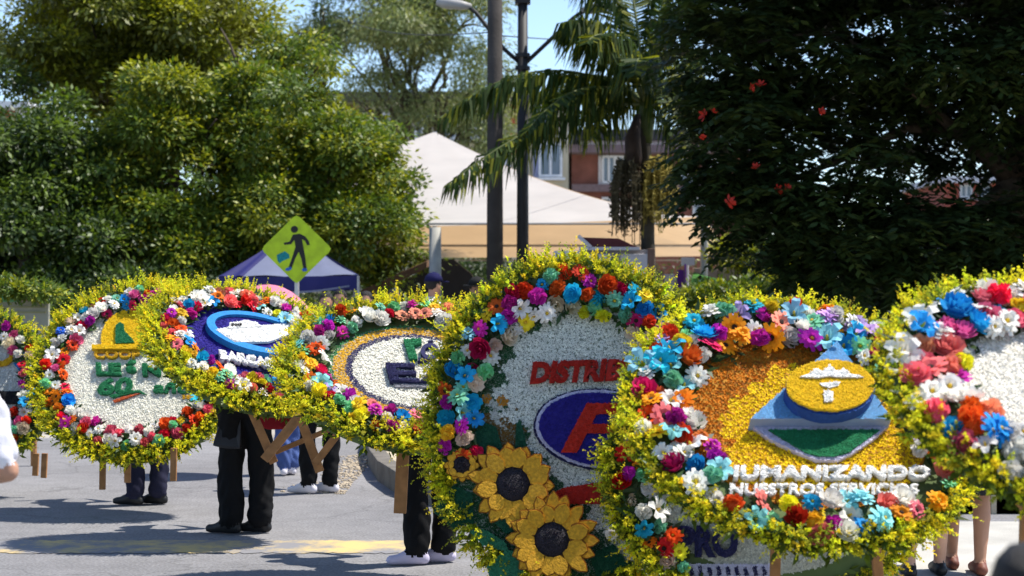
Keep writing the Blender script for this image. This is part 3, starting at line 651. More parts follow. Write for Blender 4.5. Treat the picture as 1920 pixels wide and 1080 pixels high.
s4.relief('large_leaf', [(880, 995), (905, 992), (945, 1015), (955, 1035), (905, 1022)], .02, .06, LEAFG); s4.relief('large_leaf', [(912, 1062), (950, 1030), (985, 1040), (980, 1085), (920, 1090)], .02, .06, LEAFG)
s4.relief('large_leaf', [(880, 830), (905, 790), (930, 800), (945, 850), (915, 870)], 0, .02, LEAFG2); s4.relief('large_leaf', [(968, 795), (975, 785), (990, 850), (965, 850)], 0, .025, LEAFG2)
s4.relief('large_leaf', [(1105, 1040), (1150, 1020), (1180, 1060), (1120, 1085)], 0, .03, LEAFG2)
s4.strut((960, 1060), (955, 1128), 9.0, 9.0, .06); s4.strut((1180, 1060), (1186, 1128), 9.0, 9.0, .06)

# --- pale silleta partly hidden behind the yellow one
s7 = Silleta(1445, 890, 8.3, 308, 236, 8, 0, .72, .90, 'pale flower silleta with dark PRO lettering hidden behind the yellow one', dict(COLS_D, orange=5, yellow=6))
s7.mosaic(const((.55, .54, .46)), .0135, base=(.4, .4, .35)).ring(180, .062, r0=.76, r1=.92, keep=lambda u, v: not (u > 1282 and v > 930)).fringe(1500, r0=.9, r1=.99, green=.35)
s7.text('PRO', (1274, 1046), (1385, 1046), (1272, 985), NAVY_E, 0, .03, .05)
s7.relief('lavender_strip', [(1280, 1058), (1444, 1058), (1444, 1092), (1300, 1092)], 0, .012, LAV)
for i in range(9): s7.relief('script_stroke', [(1292 + i * 17, 1064), (1298 + i * 17, 1062), (1302 + i * 17, 1078), (1295 + i * 17, 1080)], .012, .016, NAVY_E)
s7.strut((1330, 1040), (1326, 1172), 8.5, 8.5, .06); s7.strut((1540, 1040), (1546, 1172), 8.5, 8.5, .06)

# --- yellow silleta with the triangle
s5 = Silleta(1503, 786, 7.4, 325, 203, 46, 6, .68, .93, 'large yellow flower silleta with blue triangle emblem and HUMANIZANDO lettering', COLS_E)
YP = [(1452, 690), (1500, 688), (1560, 690), (1650, 690), (1700, 740), (1735, 830), (1732, 890), (1745, 925), (1700, 910), (1640, 938), (1560, 915), (1480, 930), (1400, 910), (1350, 890), (1370, 830), (1350, 800), (1362, 765)]
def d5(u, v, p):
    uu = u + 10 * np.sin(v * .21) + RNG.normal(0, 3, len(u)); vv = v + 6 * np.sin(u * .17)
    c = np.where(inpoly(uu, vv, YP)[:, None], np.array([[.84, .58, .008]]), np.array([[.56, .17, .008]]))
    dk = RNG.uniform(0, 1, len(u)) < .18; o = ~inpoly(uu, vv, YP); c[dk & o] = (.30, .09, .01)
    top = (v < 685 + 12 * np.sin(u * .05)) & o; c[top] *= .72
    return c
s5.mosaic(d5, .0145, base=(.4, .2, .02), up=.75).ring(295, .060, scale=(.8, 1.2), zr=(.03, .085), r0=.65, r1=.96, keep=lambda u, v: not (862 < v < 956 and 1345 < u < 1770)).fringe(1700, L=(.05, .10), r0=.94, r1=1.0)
BLU = em('sky_blue_petals', (.10, .28, .52))
def tri_col(u, v): return np.tile(np.array([.13, .36, .62]), (len(u), 1))
s5.tufted('triangle_block', [(1570, 640), (1672, 785), (1407, 785)], 0, .075, mat('block_blue_grey', (.26, .34, .52), .9, .1), tri_col, .008)
s5.relief('triangle_base', [(1412, 800), (1664, 800), (1640, 822), (1596, 852), (1572, 862), (1532, 862), (1500, 850), (1440, 822)], 0, .022, LAV)
s5.tufted('green_field', [(1440, 806), (1650, 806), (1590, 848), (1565, 855), (1535, 855), (1510, 848)], .022, .030, GREEN_E, lambda u, v: np.tile(np.array([.02, .22, .09]), (len(u), 1)), .010)
s5.relief('oval_block', ell(1557, 728, 84, 50, 0), .075, .13, em('shadow_blue_foam', (.02, .07, .28)))  # raised block; its dark blue colour paints the shadow under the gold oval
s5.tufted('gold_oval', ell(1557, 722, 82, 47, 0), .13, .145, YEL_E, lambda u, v: np.tile(np.array([.72, .45, .01]), (len(u), 1)), .010)
s5.relief('white_wing', [(1500, 706), (1518, 700), (1530, 690), (1541, 696), (1548, 692), (1556, 684), (1563, 692), (1572, 696), (1582, 690), (1594, 700), (1620, 706), (1580, 707), (1556, 705), (1530, 707)], .146, .156, WHITE_E)
s5.relief('white_stem', [(1545, 733), (1563, 733), (1562, 752), (1546, 752)], .146, .156, WHITE_E); s5.relief('white_stem', [(1537, 718), (1577, 716), (1572, 722), (1557, 727), (1542, 723)], .146, .154, WHITE_E)
s5.text('HUMANIZANDO', (1350, 896), (1745, 896), (1352, 872), WHITE_E, 0, .03, .035)
s5.text('NUESTROS SERVICIOS', (1368, 927), (1722, 927), (1370, 906), WHITE_E, 0, .026, .02)
s5.strut((1455, 1000), (1452, 1120), 7.5, 7.6, .045); s5.strut((1640, 1000), (1650, 1120), 7.5, 7.6, .045)

# --- white silleta cut by the right frame edge
s6 = Silleta(2040, 752, 6.2, 385, 196, 52, 10, .60, .94, 'white panelled flower silleta cut off by the right frame edge', COLS_F)
s6.mosaic(const((.80, .76, .68)), .0125, base=(.62, .6, .52)).ring(290, .062, scale=(.85, 1.25), zr=(.03, .085), r0=.63).fringe(1500, L=(.05, .10), r0=.92, r1=.99)
s6.strut((1930, 930), (1925, 1110), 6.3, 6.5, .06); s6.strut((2150, 930), (2160, 1110), 6.3, 6.5, .06)

# ------------------------------------------------------------------ people
def hull(bm, pts):
    vs = [bm.verts.new(p) for p in pts]; r = bmesh.ops.convex_hull(bm, input=vs)
    junk = [g for g in r['geom_interior'] + r['geom_unused'] if isinstance(g, bmesh.types.BMVert)]
    if junk: bmesh.ops.delete(bm, geom=list(set(junk)), context='VERTS')
UNIT = None
def sph_pts(c, r, n=10):
    global UNIT
    if UNIT is None:
        b = bmesh.new(); bmesh.ops.create_icosphere(b, subdivisions=2, radius=1); UNIT = [v.co.copy() for v in b.verts]; b.free()
    rr = Vector(r) if hasattr(r, '__len__') else Vector((r, r, r))
    return [Vector(c) + Vector((p.x * rr.x, p.y * rr.y, p.z * rr.z)) for p in UNIT]
SKIN = mat('skin', (.42, .22, .14), .6, .08, 12, spec=.4); SKIN_L = mat('skin_fair', (.55, .31, .21), .6, .08, 12, spec=.4)
HAIR = mat('dark_hair', (.012, .009, .008), .5, .4, 60, .6, 200)
def cloth(name, c): return mat('cloth_' + name, c, .9, .12, 6, .25, 200, spec=.15)

def person(label, base, yaw, feet, bend=0, top=None, legs=None, shoes=None, skin=SKIN, h=1.68, arms=None, wide=1.0, bare=False, voxel=.012, hair=True, cap=None, skirt=None, group=None, hatbrim=None, toe=(0, 1)):
    """standing or walking figure; local +Y is the way it faces, feet: two (x, y) ankle places, arms: two (elbow, hand) relative to the shoulder"""
    k = h / 1.72; segs = []        # (p0, r0, p1, r1, material index) 0 skin 1 top 2 legs 3 shoes
    S = lambda p0, r0, p1, r1, m: segs.append((Vector(p0) * k, r0 * k, Vector(p1) * k, r1 * k, m))
    lm = 0 if bare else 2
    lean = Vector((0, math.sin(rad(bend)), math.cos(rad(bend))))
    fwd = Vector((0, math.cos(rad(bend)), -math.sin(rad(bend))))
    pel = Vector((0, -.10 * math.sin(rad(bend)), .95 - .03 * math.sin(rad(bend))))
    for sgn, (fx, fy) in zip((-1, 1), feet):
        hip = pel + Vector((sgn * .095, 0, -.03)); ank = Vector((fx, fy, .085)); knee = (hip + ank) / 2 + Vector((sgn * .005, .035, .01))
        if bare:
            S(hip, .085, knee, .058, 2 if skirt else 0); calf = knee * .62 + ank * .38 + Vector((0, -.018, 0)); S(knee, .055, calf, .056, 0); S(calf, .054, ank, .036, 0)
        else:
            S(hip, .098, knee, .078 * wide, 2); S(knee, .076 * wide, ank + Vector((0, 0, .04)), .074 * wide, 2)
        td = Vector((toe[0], toe[1], 0)).normalized()
        S(ank + td * -.045 + Vector((0, 0, -.044)), .040, ank + td * .165 + Vector((0, 0, -.052)), .032, 3); S(ank + Vector((0, 0, -.02)), .044, ank + td * .09 + Vector((0, 0, -.040)), .040, 3)
    S(pel + Vector((-.075, 0, 0)), .115, pel + Vector((.075, 0, 0)), .115, 2)
    chest = pel + lean * .36; S(pel + lean * .06, .125, chest, .135, 1); S(chest + Vector((-.07, 0, 0)), .115, chest + Vector((.07, 0, 0)), .115, 1)
    nb = pel + lean * .52; S(nb + Vector((-.14, 0, -.02)), .068, nb + Vector((.14, 0, -.02)), .068, 1); S(chest, .13, nb, .09, 1)
    hd = nb + lean * .20 + fwd * .03; S(nb, .056, hd, .052, 0)
    S(hd + lean * .045 - fwd * .01, .088, hd - lean * .02 + fwd * .02, .076, 0); S(hd - lean * .075 + fwd * .045, .042, hd - lean * .03 + fwd * .03, .06, 0)
    S(hd + fwd * .092 - lean * .015, .012, hd + fwd * .085 + lean * .02, .009, 0)
    for sg in (-1, 1): S(hd + Vector((sg * .085, 0, 0)) - lean * .02, .012, hd + Vector((sg * .088, 0, 0)) + lean * .025, .017, 0)
    arms = arms or [((-.04, .02, -.28), (-.02, .10, -.52)), ((.04, .02, -.28), (.02, .10, -.52))]
    for sg, (eo, ho) in zip((-1, 1), arms):
        sh = nb + Vector((sg * .17, 0, -.035)); el = sh + Vector(eo); ha = sh + Vector(ho)
        sleeve = top is not None
        if isinstance(top, tuple): cu_ = sh.lerp(el, .72); S(sh, .062, cu_, .066, 1); S(cu_, .046, el, .044, 0)
        else: S(sh, .058, el, .048, 1)
        mid = el * .55 + ha * .45; S(el, .044, mid, .038, 1 if sleeve != 'short' and not (isinstance(top, tuple)) else 0); S(mid, .036, ha, .027, 0)
        dr = (ha - el).normalized(); sd_ = dr.cross(Vector((0, 1, 0.2))).normalized(); nn = dr.cross(sd_)
        pc = ha + dr * .045
        S(ha + dr * .01 - sd_ * .012, .020, pc + dr * .03 - sd_ * .022, .017, 0); S(ha + dr * .01 + sd_ * .012, .020, pc + dr * .03 + sd_ * .022, .017, 0)
        for fi, (off, ln) in enumerate(((-.032, .062), (-.011, .074), (.011, .070), (.031, .054))):
            a = pc + dr * .035 + sd_ * off; b = a + dr * ln * .55 + nn * .012; c_ = b + dr * ln * .35 + nn * .03; S(a, .0098, b, .0092, 0); S(b, .0092, c_, .0085, 0)
        a = ha + dr * .03 - sd_ * .028 * sg; b = a + dr * .03 - sd_ * .028 * sg + nn * .012; c_ = b + dr * .032 - sd_ * .006 * sg + nn * .012; S(a, .0125, b, .011, 0); S(b, .011, c_, .0095, 0)
    bm = bmesh.new()
    for p0, r0, p1, r1, m in segs: hull(bm, sph_pts(p0, r0) + sph_pts(p1, r1))
    me0 = bpy.data.meshes.new('b'); bm.to_mesh(me0); bm.free(); o0 = bpy.data.objects.new('b', me0); COL.objects.link(o0)
    rm = o0.modifiers.new('r', 'REMESH'); rm.mode = 'VOXEL'; rm.voxel_size = voxel
    sm_ = o0.modifiers.new('s', 'SMOOTH'); sm_.iterations = 3; sm_.factor = .5
    dg = bpy.context.evaluated_depsgraph_get(); me = bpy.data.meshes.new_from_object(o0.evaluated_get(dg)); bpy.data.objects.remove(o0); bpy.data.meshes.remove(me0)
    n = len(me.vertices); co = np.empty(n * 3, dtype=np.float32); me.vertices.foreach_get('co', co); co = co.reshape(-1, 3)
    best = np.full(n, 1e9); lab = np.zeros(n, dtype=np.int32)
    for p0, r0, p1, r1, m in segs:
        a = np.array(p0); d = np.array(p1) - a; t = np.clip(((co - a) @ d) / max(d @ d, 1e-9), 0, 1); dist = np.linalg.norm(co - a - t[:, None] * d, axis=1) - (r0 + (r1 - r0) * t)
        w_ = dist < best; best[w_] = dist[w_]; lab[w_] = m
    # folds in the cloth
    cl = (lab == 1) | (lab == 2)
    fold = np.sin(co[:, 2] * 46 + 5 * np.sin(co[:, 0] * 21) + 4 * np.sin(co[:, 1] * 17)) * np.sin(co[:, 0] * 31 + co[:, 2] * 9) * .006 + np.sin(co[:, 2] * 13 + co[:, 0] * 9 + 3 * np.sin(co[:, 1] * 11)) * .007 + np.abs(np.sin(co[:, 2] * 30 + co[:, 0] * 40 * np.sin(co[:, 2] * 5))) * .006 * np.exp(-((co[:, 2] - .18) / .2) ** 2)
    nr = np.empty(n * 3, dtype=np.float32); me.vertices.foreach_get('normal', nr); co += nr.reshape(-1, 3) * (fold * cl)[:, None]; me.vertices.foreach_set('co', co.ravel())
    nf = len(me.polygons); f0 = np.empty(len(me.loops), dtype=np.int32); me.loops.foreach_get('vertex_index', f0); ls = np.empty(nf, dtype=np.int32); me.polygons.foreach_get('loop_start', ls)
    tops = top[0] if isinstance(top, tuple) else top
    me.materials.clear()
    for m_ in (skin, tops, legs, shoes): me.materials.append(m_)
    me.polygons.foreach_set('material_index', lab[f0[ls]]); me.polygons.foreach_set('use_smooth', [True] * nf); me.update(); me.name = 'body'
    root = empty('person', base, label, 'person', group); root.rotation_euler = (0, 0, yaw)
    link('body', me, root)
    hdk = hd * k
    def headpart(name, pts_f, m):
        b = bmesh.new(); hull(b, pts_f); q = bpy.data.meshes.new(name); b.to_mesh(q); b.free(); q.materials.append(m); q.polygons.foreach_set('use_smooth', [True] * len(q.polygons)); return link(name, q, root)
    if hair:
        pts = [p for p in sph_pts(hdk + (lean * .045 - fwd * .018) * k, .100 * k) if (p - hdk).dot(fwd) < .052 * k + max(0, (p - hdk).dot(lean) - .05)]; headpart('hair', pts, HAIR)
    for sg in (-1, 1):
        headpart('eye', sph_pts(hdk + (Vector((sg * .032, 0, 0)) + fwd * .078 + lean * .012) * k, .012 * k), mat('eye', (.05, .04, .035), .2, 0))
    headpart('mouth', sph_pts(hdk + (fwd * .082 - lean * .058) * k, (.024 * k, .008 * k, .007 * k)), mat('lips', (.32, .10, .08), .5, 0))
    if cap is not None:
        pts = [p for p in sph_pts(hdk + (lean * .06 - fwd * .008) * k, .112 * k) if (p - hdk).dot(lean) > .035 * k]
        c_ = headpart('cap', pts, cap)
        headpart('visor', [hdk + (lean * .06 + fwd * (.09 + .10 * math.cos(a)) + Vector((math.sin(a) * .085, 0, 0)) + lean * z) * k for a in np.linspace(-1.6, 1.6, 12) for z in (0, .012)], cap)
    if hatbrim is not None:
        pts = [p for p in sph_pts(hdk + (lean * .075 - fwd * .005) * k, .115 * k) if (p - hdk).dot(lean) > .05 * k]; headpart('hat', pts, hatbrim)
        headpart('hat_brim', [hdk + (lean * (.06 + z) + fwd * .19 * math.cos(a) + Vector((math.sin(a) * .18, 0, 0))) * k for a in np.linspace(0, 6.1, 20) for z in (0, .012)], hatbrim)
    if skirt is not None:
        mb = MB(); nn = 28; rows = []
        for z, r in ((1.0, .13), (.9, .17), (.75, .215), (.6, .25), (.5, .27)):
            rows.append([(pel.x * k + r * k * (1 + .10 * math.sin(i * 2 * math.pi / nn * 7) * (1 - z)) * math.cos(2 * math.pi * i / nn), pel.y * k + r * k * .8 * (1 + .12 * math.sin(i * 2 * math.pi / nn * 7) * (1 - z)) * math.sin(2 * math.pi * i / nn), z * k) for i in range(nn)])
        vs = [p for r in rows for p in r]; fs = [(i * nn + j, i * nn + (j + 1) % nn, (i + 1) * nn + (j + 1) % nn, (i + 1) * nn + j) for i in range(4) for j in range(nn)]
        mb.add(vs, fs); mb.build('skirt', skirt, root, smooth=True)
    return root

BLK = cloth('black', (.008, .008, .009)); NVY = cloth('navy', (.022, .022, .045)); WHT = cloth('white', (.72, .70, .74)); DNM = cloth('denim', (.07, .11, .28))
S_BLK = mat('shoe_black', (.012, .012, .013), .5, .1); S_WHT = mat('shoe_white', (.72, .68, .72), .6, .08); S_LIL = mat('shoe_lilac', (.55, .50, .66), .6, .08); S_BRN = mat('shoe_brown', (.16, .05, .03), .6, .1)
CARRY = [((-.03, .06, -.27), (.05, .20, -.16)), ((.03, .06, -.27), (-.05, .20, -.16))]
def at_feet(u0, v0, u1, v1):
    a, b = PG(u0, v0), PG(u1, v1); c = (a + b) / 2; return c, ((a.x - c.x, a.y - c.y), (b.x - c.x, b.y - c.y))
g_c = 'people carrying the silletas'
c, ft = at_feet(432, 1001, 490, 999)
person('person in wide black trousers and black shoes under the blue ship silleta', c, 0, ft, 42, BLK, BLK, S_BLK, arms=CARRY, wide=1.18, toe=(-.9, .25), voxel=.0145, group=g_c)
c, ft = at_feet(252, 948, 298, 946)
person('person in dark navy trousers under the silleta with the yellow arch', c, 0, ft, 40, WHT, NVY, S_BLK, arms=CARRY, wide=1.0, toe=(-.9, .25), voxel=.0155, group=g_c)
c, ft = at_feet(578, 926, 620, 924)
person('person in black trousers and white shoes behind the wooden struts', c, 0, ft, 48, WHT, BLK, S_WHT, arms=CARRY, wide=.95, toe=(-.9, .25), voxel=.0155, group=g_c)
c, ft = at_feet(778, 1058, 836, 1056)
person('person in black trousers and pale lilac sneakers left of the sunflower silleta', c, .35, ft, 45, WHT, BLK, S_LIL, arms=CARRY, wide=1.05, toe=(-.9, .25), voxel=.0145, group=g_c)
c, ft = at_feet(530, 892, 552, 890)
person('person in blue jeans under the pink umbrella', c, .1, ft, 12, cloth('pink_top', (.5, .16, .2)), DNM, S_WHT, h=1.5, voxel=.016)
umb_at = c.copy()
c, ft = at_feet(1705, 1085, 1762, 1080)
person('bare legged person with dark shoes under the yellow silleta', c, 0, ft, 42, WHT, cloth('skirt_dark', (.015, .03, .04)), S_BLK, SKIN_L, arms=CARRY, bare=True, voxel=.0145, skirt=cloth('skirt_dark', (.015, .03, .04)), group=g_c)
c, ft = at_feet(1784, 1068, 1838, 1080)
person('bare legged person in sandals under the white panelled silleta', c, 0, ft, 40, WHT, cloth('skirt_black', (.012, .012, .014)), S_BRN, SKIN, arms=CARRY, bare=True, voxel=.0145, skirt=cloth('skirt_black', (.012, .012, .014)), group=g_c)
# dark coat tail hanging beside the leftmost black trousers
bag = MB(); a, b, c2, d2 = P(432, 758, 11.75), P(446, 840, 11.72), P(398, 838, 11.6), P(410, 795, 11.62)
cn = MB(); q = [P(u, v, y) for u, v, y in ((428, 755, 11.7), (452, 770, 11.62), (450, 842, 11.6), (425, 842, 11.62), (398, 836, 11.6), (408, 800, 11.64))]
vs = q + [p + Vector((0, .10, 0)) for p in q]; cn.add(vs, [tuple(reversed(range(6))), tuple(range(6, 12))] + [(i, (i + 1) % 6, 6 + (i + 1) % 6, 6 + i) for i in range(6)])
tag(cn.build('shoulder_bag', mat('bag_black', (.02, .02, .024), .55, .2), bevel=.012), 'black shoulder bag hanging against the wide black trousers', 'bag')
# red cloth bundle hanging from the silletas' frames
rb = MB(); q = [P(u, v, 11.3) for u, v in ((482, 772), (530, 775), (560, 785), (552, 805), (500, 806), (480, 796))]; vs = q + [p + Vector((0, .12, 0)) for p in q]
rb.add(vs, [tuple(reversed(range(6))), tuple(range(6, 12))] + [(i, (i + 1) % 6, 6 + (i + 1) % 6, 6 + i) for i in range(6)])
tag(rb.build('folded_cloth', cloth('red', (.22, .012, .02)), bevel=.02), 'folded dark red cloth under the blue ship silleta', 'cloth')

# spectators in front
person('spectator in a white shirt cut off by the left frame edge', (-1.925, 5.75, 0), .25, ((-.1, 0), (.1, .05)), 6, (WHT,), cloth('teal', (.05, .20, .16)), S_WHT, SKIN, h=1.52, arms=[((-.05, .0, -.26), (-.04, .14, -.45)), ((.075, -.01, -.25), (-.05, .17, -.30))], voxel=.010)
person('dark haired spectator at the lower right corner, close to the viewer', (.918, 3.0, 0), 0, ((-.08, 0), (.08, 0)), 3, cloth('grey', (.2, .19, .22)), BLK, S_BLK, SKIN, h=1.15, voxel=.012)
person('spectator with a dark blue cap and white shirt beside the white post', P(803, HV, 20.5) - Vector((0, 0, CH)), -1.0, ((-.1, 0), (.1, .05)), 4, WHT, NVY, S_BLK, SKIN, h=1.79, cap=cloth('cap_navy', (.012, .012, .06)), voxel=.016)
crowd = [(893, 22.5, 1.74, (.012, .012, .016), 'spectator in black right of the white post', True), (612, 21.5, 1.58, (.02, .02, .06), 'spectator in navy in the shade of the blue canopy, leftmost', False),
         (640, 22.6, 1.62, (.05, .02, .06), 'spectator in plum in the shade of the blue canopy', False), (688, 21.5, 1.60, (.12, .11, .13), 'spectator in grey at the right end of the blue canopy', False), (738, 22.3, 1.63, (.025, .025, .03), 'spectator in charcoal between blue canopy and capped man', False)]
for u, Y, hh, cc, lb, hat in crowd:
    person(lb, P(u, HV, Y) - Vector((0, 0, CH)), random.uniform(2.2, 4), ((-.1, 0), (.1, .03)), 3, cloth('c%d' % u, cc), BLK, S_BLK, SKIN, h=hh, voxel=.022, group='spectators behind the parade', hatbrim=(cloth('hat_black', (.02, .02, .02)) if hat else None))
# pink umbrella
um = empty('umbrella', umb_at, 'pink umbrella open above the blue ship silleta', 'umbrella')
UC = P(512, 566, umb_at.y) - umb_at
mb = MB(); nseg, rings_ = 8, 5; Ru = .40; vs = [(0, 0, .15)]
for j in range(1, rings_ + 1):
    t = j / rings_
    for i in range(nseg * 3):
        a = 2 * math.pi * i / (nseg * 3); sc_ = 1 - .05 * t * (1 - abs(math.cos(a * nseg / 2))); vs.append((Ru * t * sc_ * math.cos(a), Ru * t * sc_ * math.sin(a), .15 - .19 * t ** 1.9))
n3 = nseg * 3; fs = [(0, 1 + i, 1 + (i + 1) % n3) for i in range(n3)] + [(1 + (j - 1) * n3 + i, 1 + j * n3 + i, 1 + j * n3 + (i + 1) % n3, 1 + (j - 1) * n3 + (i + 1) % n3) for j in range(1, rings_) for i in range(n3)]
mb.add(vs, fs); cp = mb.build('canopy', mat('umbrella_pink', (.80, .24, .36), .6, .1, 4, trans=.35), um, smooth=True)
cp.location = UC; cp.rotation_euler = (rad(8), rad(14), 0)
hb = MB(); hb.tube([UC + Vector((.03, 0, .14)), UC + Vector((-.10, 0, -.45))], .008, 6); hb.build('shaft', mat('steel', (.4, .4, .42), .35, .05, metallic=1), um)

# ------------------------------------------------------------------ pedestrian sign
YS = 22.0; sc = FPX / YS; sg = empty('pedestrian_sign', P(556, HV, YS) - Vector((0, 0, CH)), 'lime yellow diamond pedestrian crossing sign on a grey post', 'sign')
def sg_poly(pts): return [((u - 556) / sc, (HV - v) / sc + CH) for u, v in pts]
def sg_part(name, pts, y0, y1, m, bevel=0):
    q = sg_poly(pts); M = Matrix(((1, 0, 0, 0), (0, 0, 1, 0), (0, 1, 0, 0), (0, 0, 0, 1))); mb = MB()
    n = len(q); ar = sum(q[i][0] * q[(i + 1) % n][1] - q[(i + 1) % n][0] * q[i][1] for i in range(n)); q = q if ar > 0 else q[::-1]
    vs = [Vector((x, y0, z)) for x, z in q] + [Vector((x, y1, z)) for x, z in q]
    mb.add(vs, [tuple(range(n)), tuple(reversed(range(n, 2 * n)))] + [((i + 1) % n, i, n + i, n + (i + 1) % n) for i in range(n)])
    return mb.build(name, m, sg, bevel=bevel)
LIME = mat('lime_sign_sheet', (.40, .56, .010), .5, .22, 7, .1, 20, detail=9); SBLK = mat('sign_black', (.012, .012, .012), .6, .1)
sg_part('plate', [(556, 404), (562, 407), (617, 461), (620, 467), (617, 473), (562, 527), (556, 531), (550, 527), (495, 473), (492, 467), (495, 461), (550, 407)], 0, .006, LIME)
sg_part('pictogram_head', ell(552, 430, 6.8, 6.6, 0, 18), -.003, -.0005, SBLK)
sg_part('pictogram_body', [(549, 440), (562, 438), (572, 443), (579, 452), (581, 459), (576, 460), (572, 452), (566, 448), (569, 464), (572, 480), (575, 505), (569, 505), (565, 485), (560, 472), (553, 486), (547, 503), (541, 501), (548, 482), (554, 463), (552, 450), (546, 458), (533, 459), (532, 455), (543, 453)], -.003, -.0005, SBLK)
PBL = mat('sign_blue_smudge', (.02, .10, .45), .7, .3, 30)
sg_part('pictogram_shoe', [(536, 503), (546, 500), (547, 505), (540, 508), (535, 507)], -.0034, -.0006, PBL); sg_part('pictogram_shoe', [(568, 503), (575, 503), (576, 508), (569, 509), (566, 506)], -.0034, -.0006, PBL)
sg_part('teal_sticker', [(519, 478), (534, 471), (542, 477), (543, 484), (530, 489), (524, 494), (520, 488)], -.0022, -.0004, mat('sticker_teal', (.0, .20, .22), .6, .5, 40))
mb = MB(); mb.tube([(0, .035, 0), (0, .035, CH + (HV - 430) / sc)], .03, 10); mb.build('post', mat('galvanised', (.45, .45, .46), .5, .1, metallic=.4), sg)
for z in (445, 495): mb = MB(); mb.box((0, .02, (HV - z) / sc + CH), (.1, .03, .03)); mb.build('clamp', mat('galvanised', (.45, .45, .46)), sg)

# ------------------------------------------------------------------ blue canopy tent
cz = 24.0; bt = empty('canopy_tent', P(545, HV, cz) - Vector((0, 0, CH)), 'small navy canopy tent with pale roof behind the pedestrian sign', 'tent')
o_ = bt.location
pk = P(548, 425, cz + .7) - o_; ev = [P(408, 520, cz - .1) - o_, P(672, 517, cz - .1) - o_, P(664, 519, cz + 1.9) - o_, P(426, 521, cz + 1.9) - o_]
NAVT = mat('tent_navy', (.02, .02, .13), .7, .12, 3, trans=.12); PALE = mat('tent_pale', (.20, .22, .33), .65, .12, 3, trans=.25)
def slope_panel(a, b, p, n=10, sag=.10):
    vs = []; fs = []
    for i in range(n + 1):
        t = i / n
        for j in range(n + 1):
            s_ = j / n; e = a.lerp(b, s_); q = e.lerp(p, t); q = q + Vector((0, 0, -sag * math.sin(t * math.pi) + .02 * math.sin(s_ * 9 + t * 5) * (1 - t))); vs.append(q)
    for i in range(n):
        for j in range(n): fs.append((i * (n + 1) + j, i * (n + 1) + j + 1, (i + 1) * (n + 1) + j + 1, (i + 1) * (n + 1) + j))
    return vs, fs
mid_l = P(455, 519, cz - .1) - o_
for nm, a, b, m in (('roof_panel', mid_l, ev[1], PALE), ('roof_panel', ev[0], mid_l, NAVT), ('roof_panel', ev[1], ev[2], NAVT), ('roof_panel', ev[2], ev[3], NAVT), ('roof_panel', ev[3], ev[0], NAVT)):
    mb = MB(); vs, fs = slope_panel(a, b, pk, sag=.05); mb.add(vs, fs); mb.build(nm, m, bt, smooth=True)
for i in range(4):
    a, b = ev[i], ev[(i + 1) % 4]; mb = MB(); n = 14; vs = []
    for j in range(n + 1):
        q = a.lerp(b, j / n); vs += [q + Vector((0, -.01, 0)), q + Vector((.0, -.03 + .02 * math.sin(j * 1.9), -.20 - .015 * math.sin(j * 2.3)))]
    mb.add(vs, [(2 * j, 2 * j + 1, 2 * j + 3, 2 * j + 2) for j in range(n)]); mb.build('valance', NAVT, bt, smooth=True)
    mb = MB(); mb.tube([Vector((a.x, a.y, 0)), a], .02, 6); mb.build('tent_pole', mat('galvanised', (.45, .45, .46)), bt)
mb = MB(); n = 12; vs = []
for j in range(n + 1):
    q = (P(430, 536, cz - .16) - o_).lerp(P(655, 536, cz - .16) - o_, j / n); dz = -.09 * math.sin(j / n * math.pi); vs += [q + Vector((0, 0, dz + .012)), q + Vector((0, 0, dz - .014))]
mb.add(vs, [(2 * j, 2 * j + 1, 2 * j + 3, 2 * j + 2) for j in range(n)]); mb.build('valance_stripe', PALE, bt)

# ------------------------------------------------------------------ large white tent
TW = mat('tent_membrane', (.64, .62, .60), .75, .08, .8, trans=.40, tcol=(1.0, .66, .34), spec=.2)
ST = mat('tent_steel', (.30, .30, .31), .5, .1, metallic=.5)
wt = empty('marquee_tent', (-1.2, 36, 0), 'large white peaked marquee tent behind the two poles', 'tent'); wo = Vector((-1.2, 36, 0))
EZ = 2.87; NL, NR, FR_, FL_ = Vector((-7.5, 28.0, EZ + .04)), Vector((3.15, 28.0, EZ + .04)), Vector((6.0, 46, 2.66)), Vector((-9, 46, 2.66)); PK = P(815, 247, 36)
def marquee_panel(a, b, n=22):
    vs = []; fs = []
    for i in range(n + 1):
        t = i / n; prof = t ** 1.45
        for j in range(n + 1):
            s_ = j / n; e = a.lerp(b, s_); q = e.lerp(PK, t); scallop = .16 * math.sin(s_ * math.pi) * (1 - t) ** 3
            vs.append(Vector((q.x, q.y, e.z + (PK.z - e.z) * prof - scallop * (1.0 if a is NL else .3) + .02 * math.sin(s_ * 23 + t * 3) * (1 - t) * t)) - wo)
    for i in range(n):
        for j in range(n): fs.append((i * (n + 1) + j, i * (n + 1) + j + 1, (i + 1) * (n + 1) + j + 1, (i + 1) * (n + 1) + j))
    return vs, fs
for a, b in ((NL, NR), (NR, FR_), (FR_, FL_), (FL_, NL)):
    mb = MB(); vs, fs = marquee_panel(a, b); mb.add(vs, fs); mb.build('roof_panel', TW, wt, smooth=True)
mb = MB(); vs = [];
for cpt in (NL, NR, FR_, FL_): mb = MB(); mb.tube([Vector((cpt.x, cpt.y, 0)) - wo, cpt - wo], .06, 8); mb.build('tent_pole', ST, wt)
for a, b in ((NL, NR), (NR, FR_), (FR_, FL_), (FL_, NL)):
    mb = MB(); mb.tube([a.lerp(b, .0) - wo + Vector((0, 0, -.12)), b - wo + Vector((0, 0, -.12))], .02, 6); mb.build('eave_beam', ST, wt)
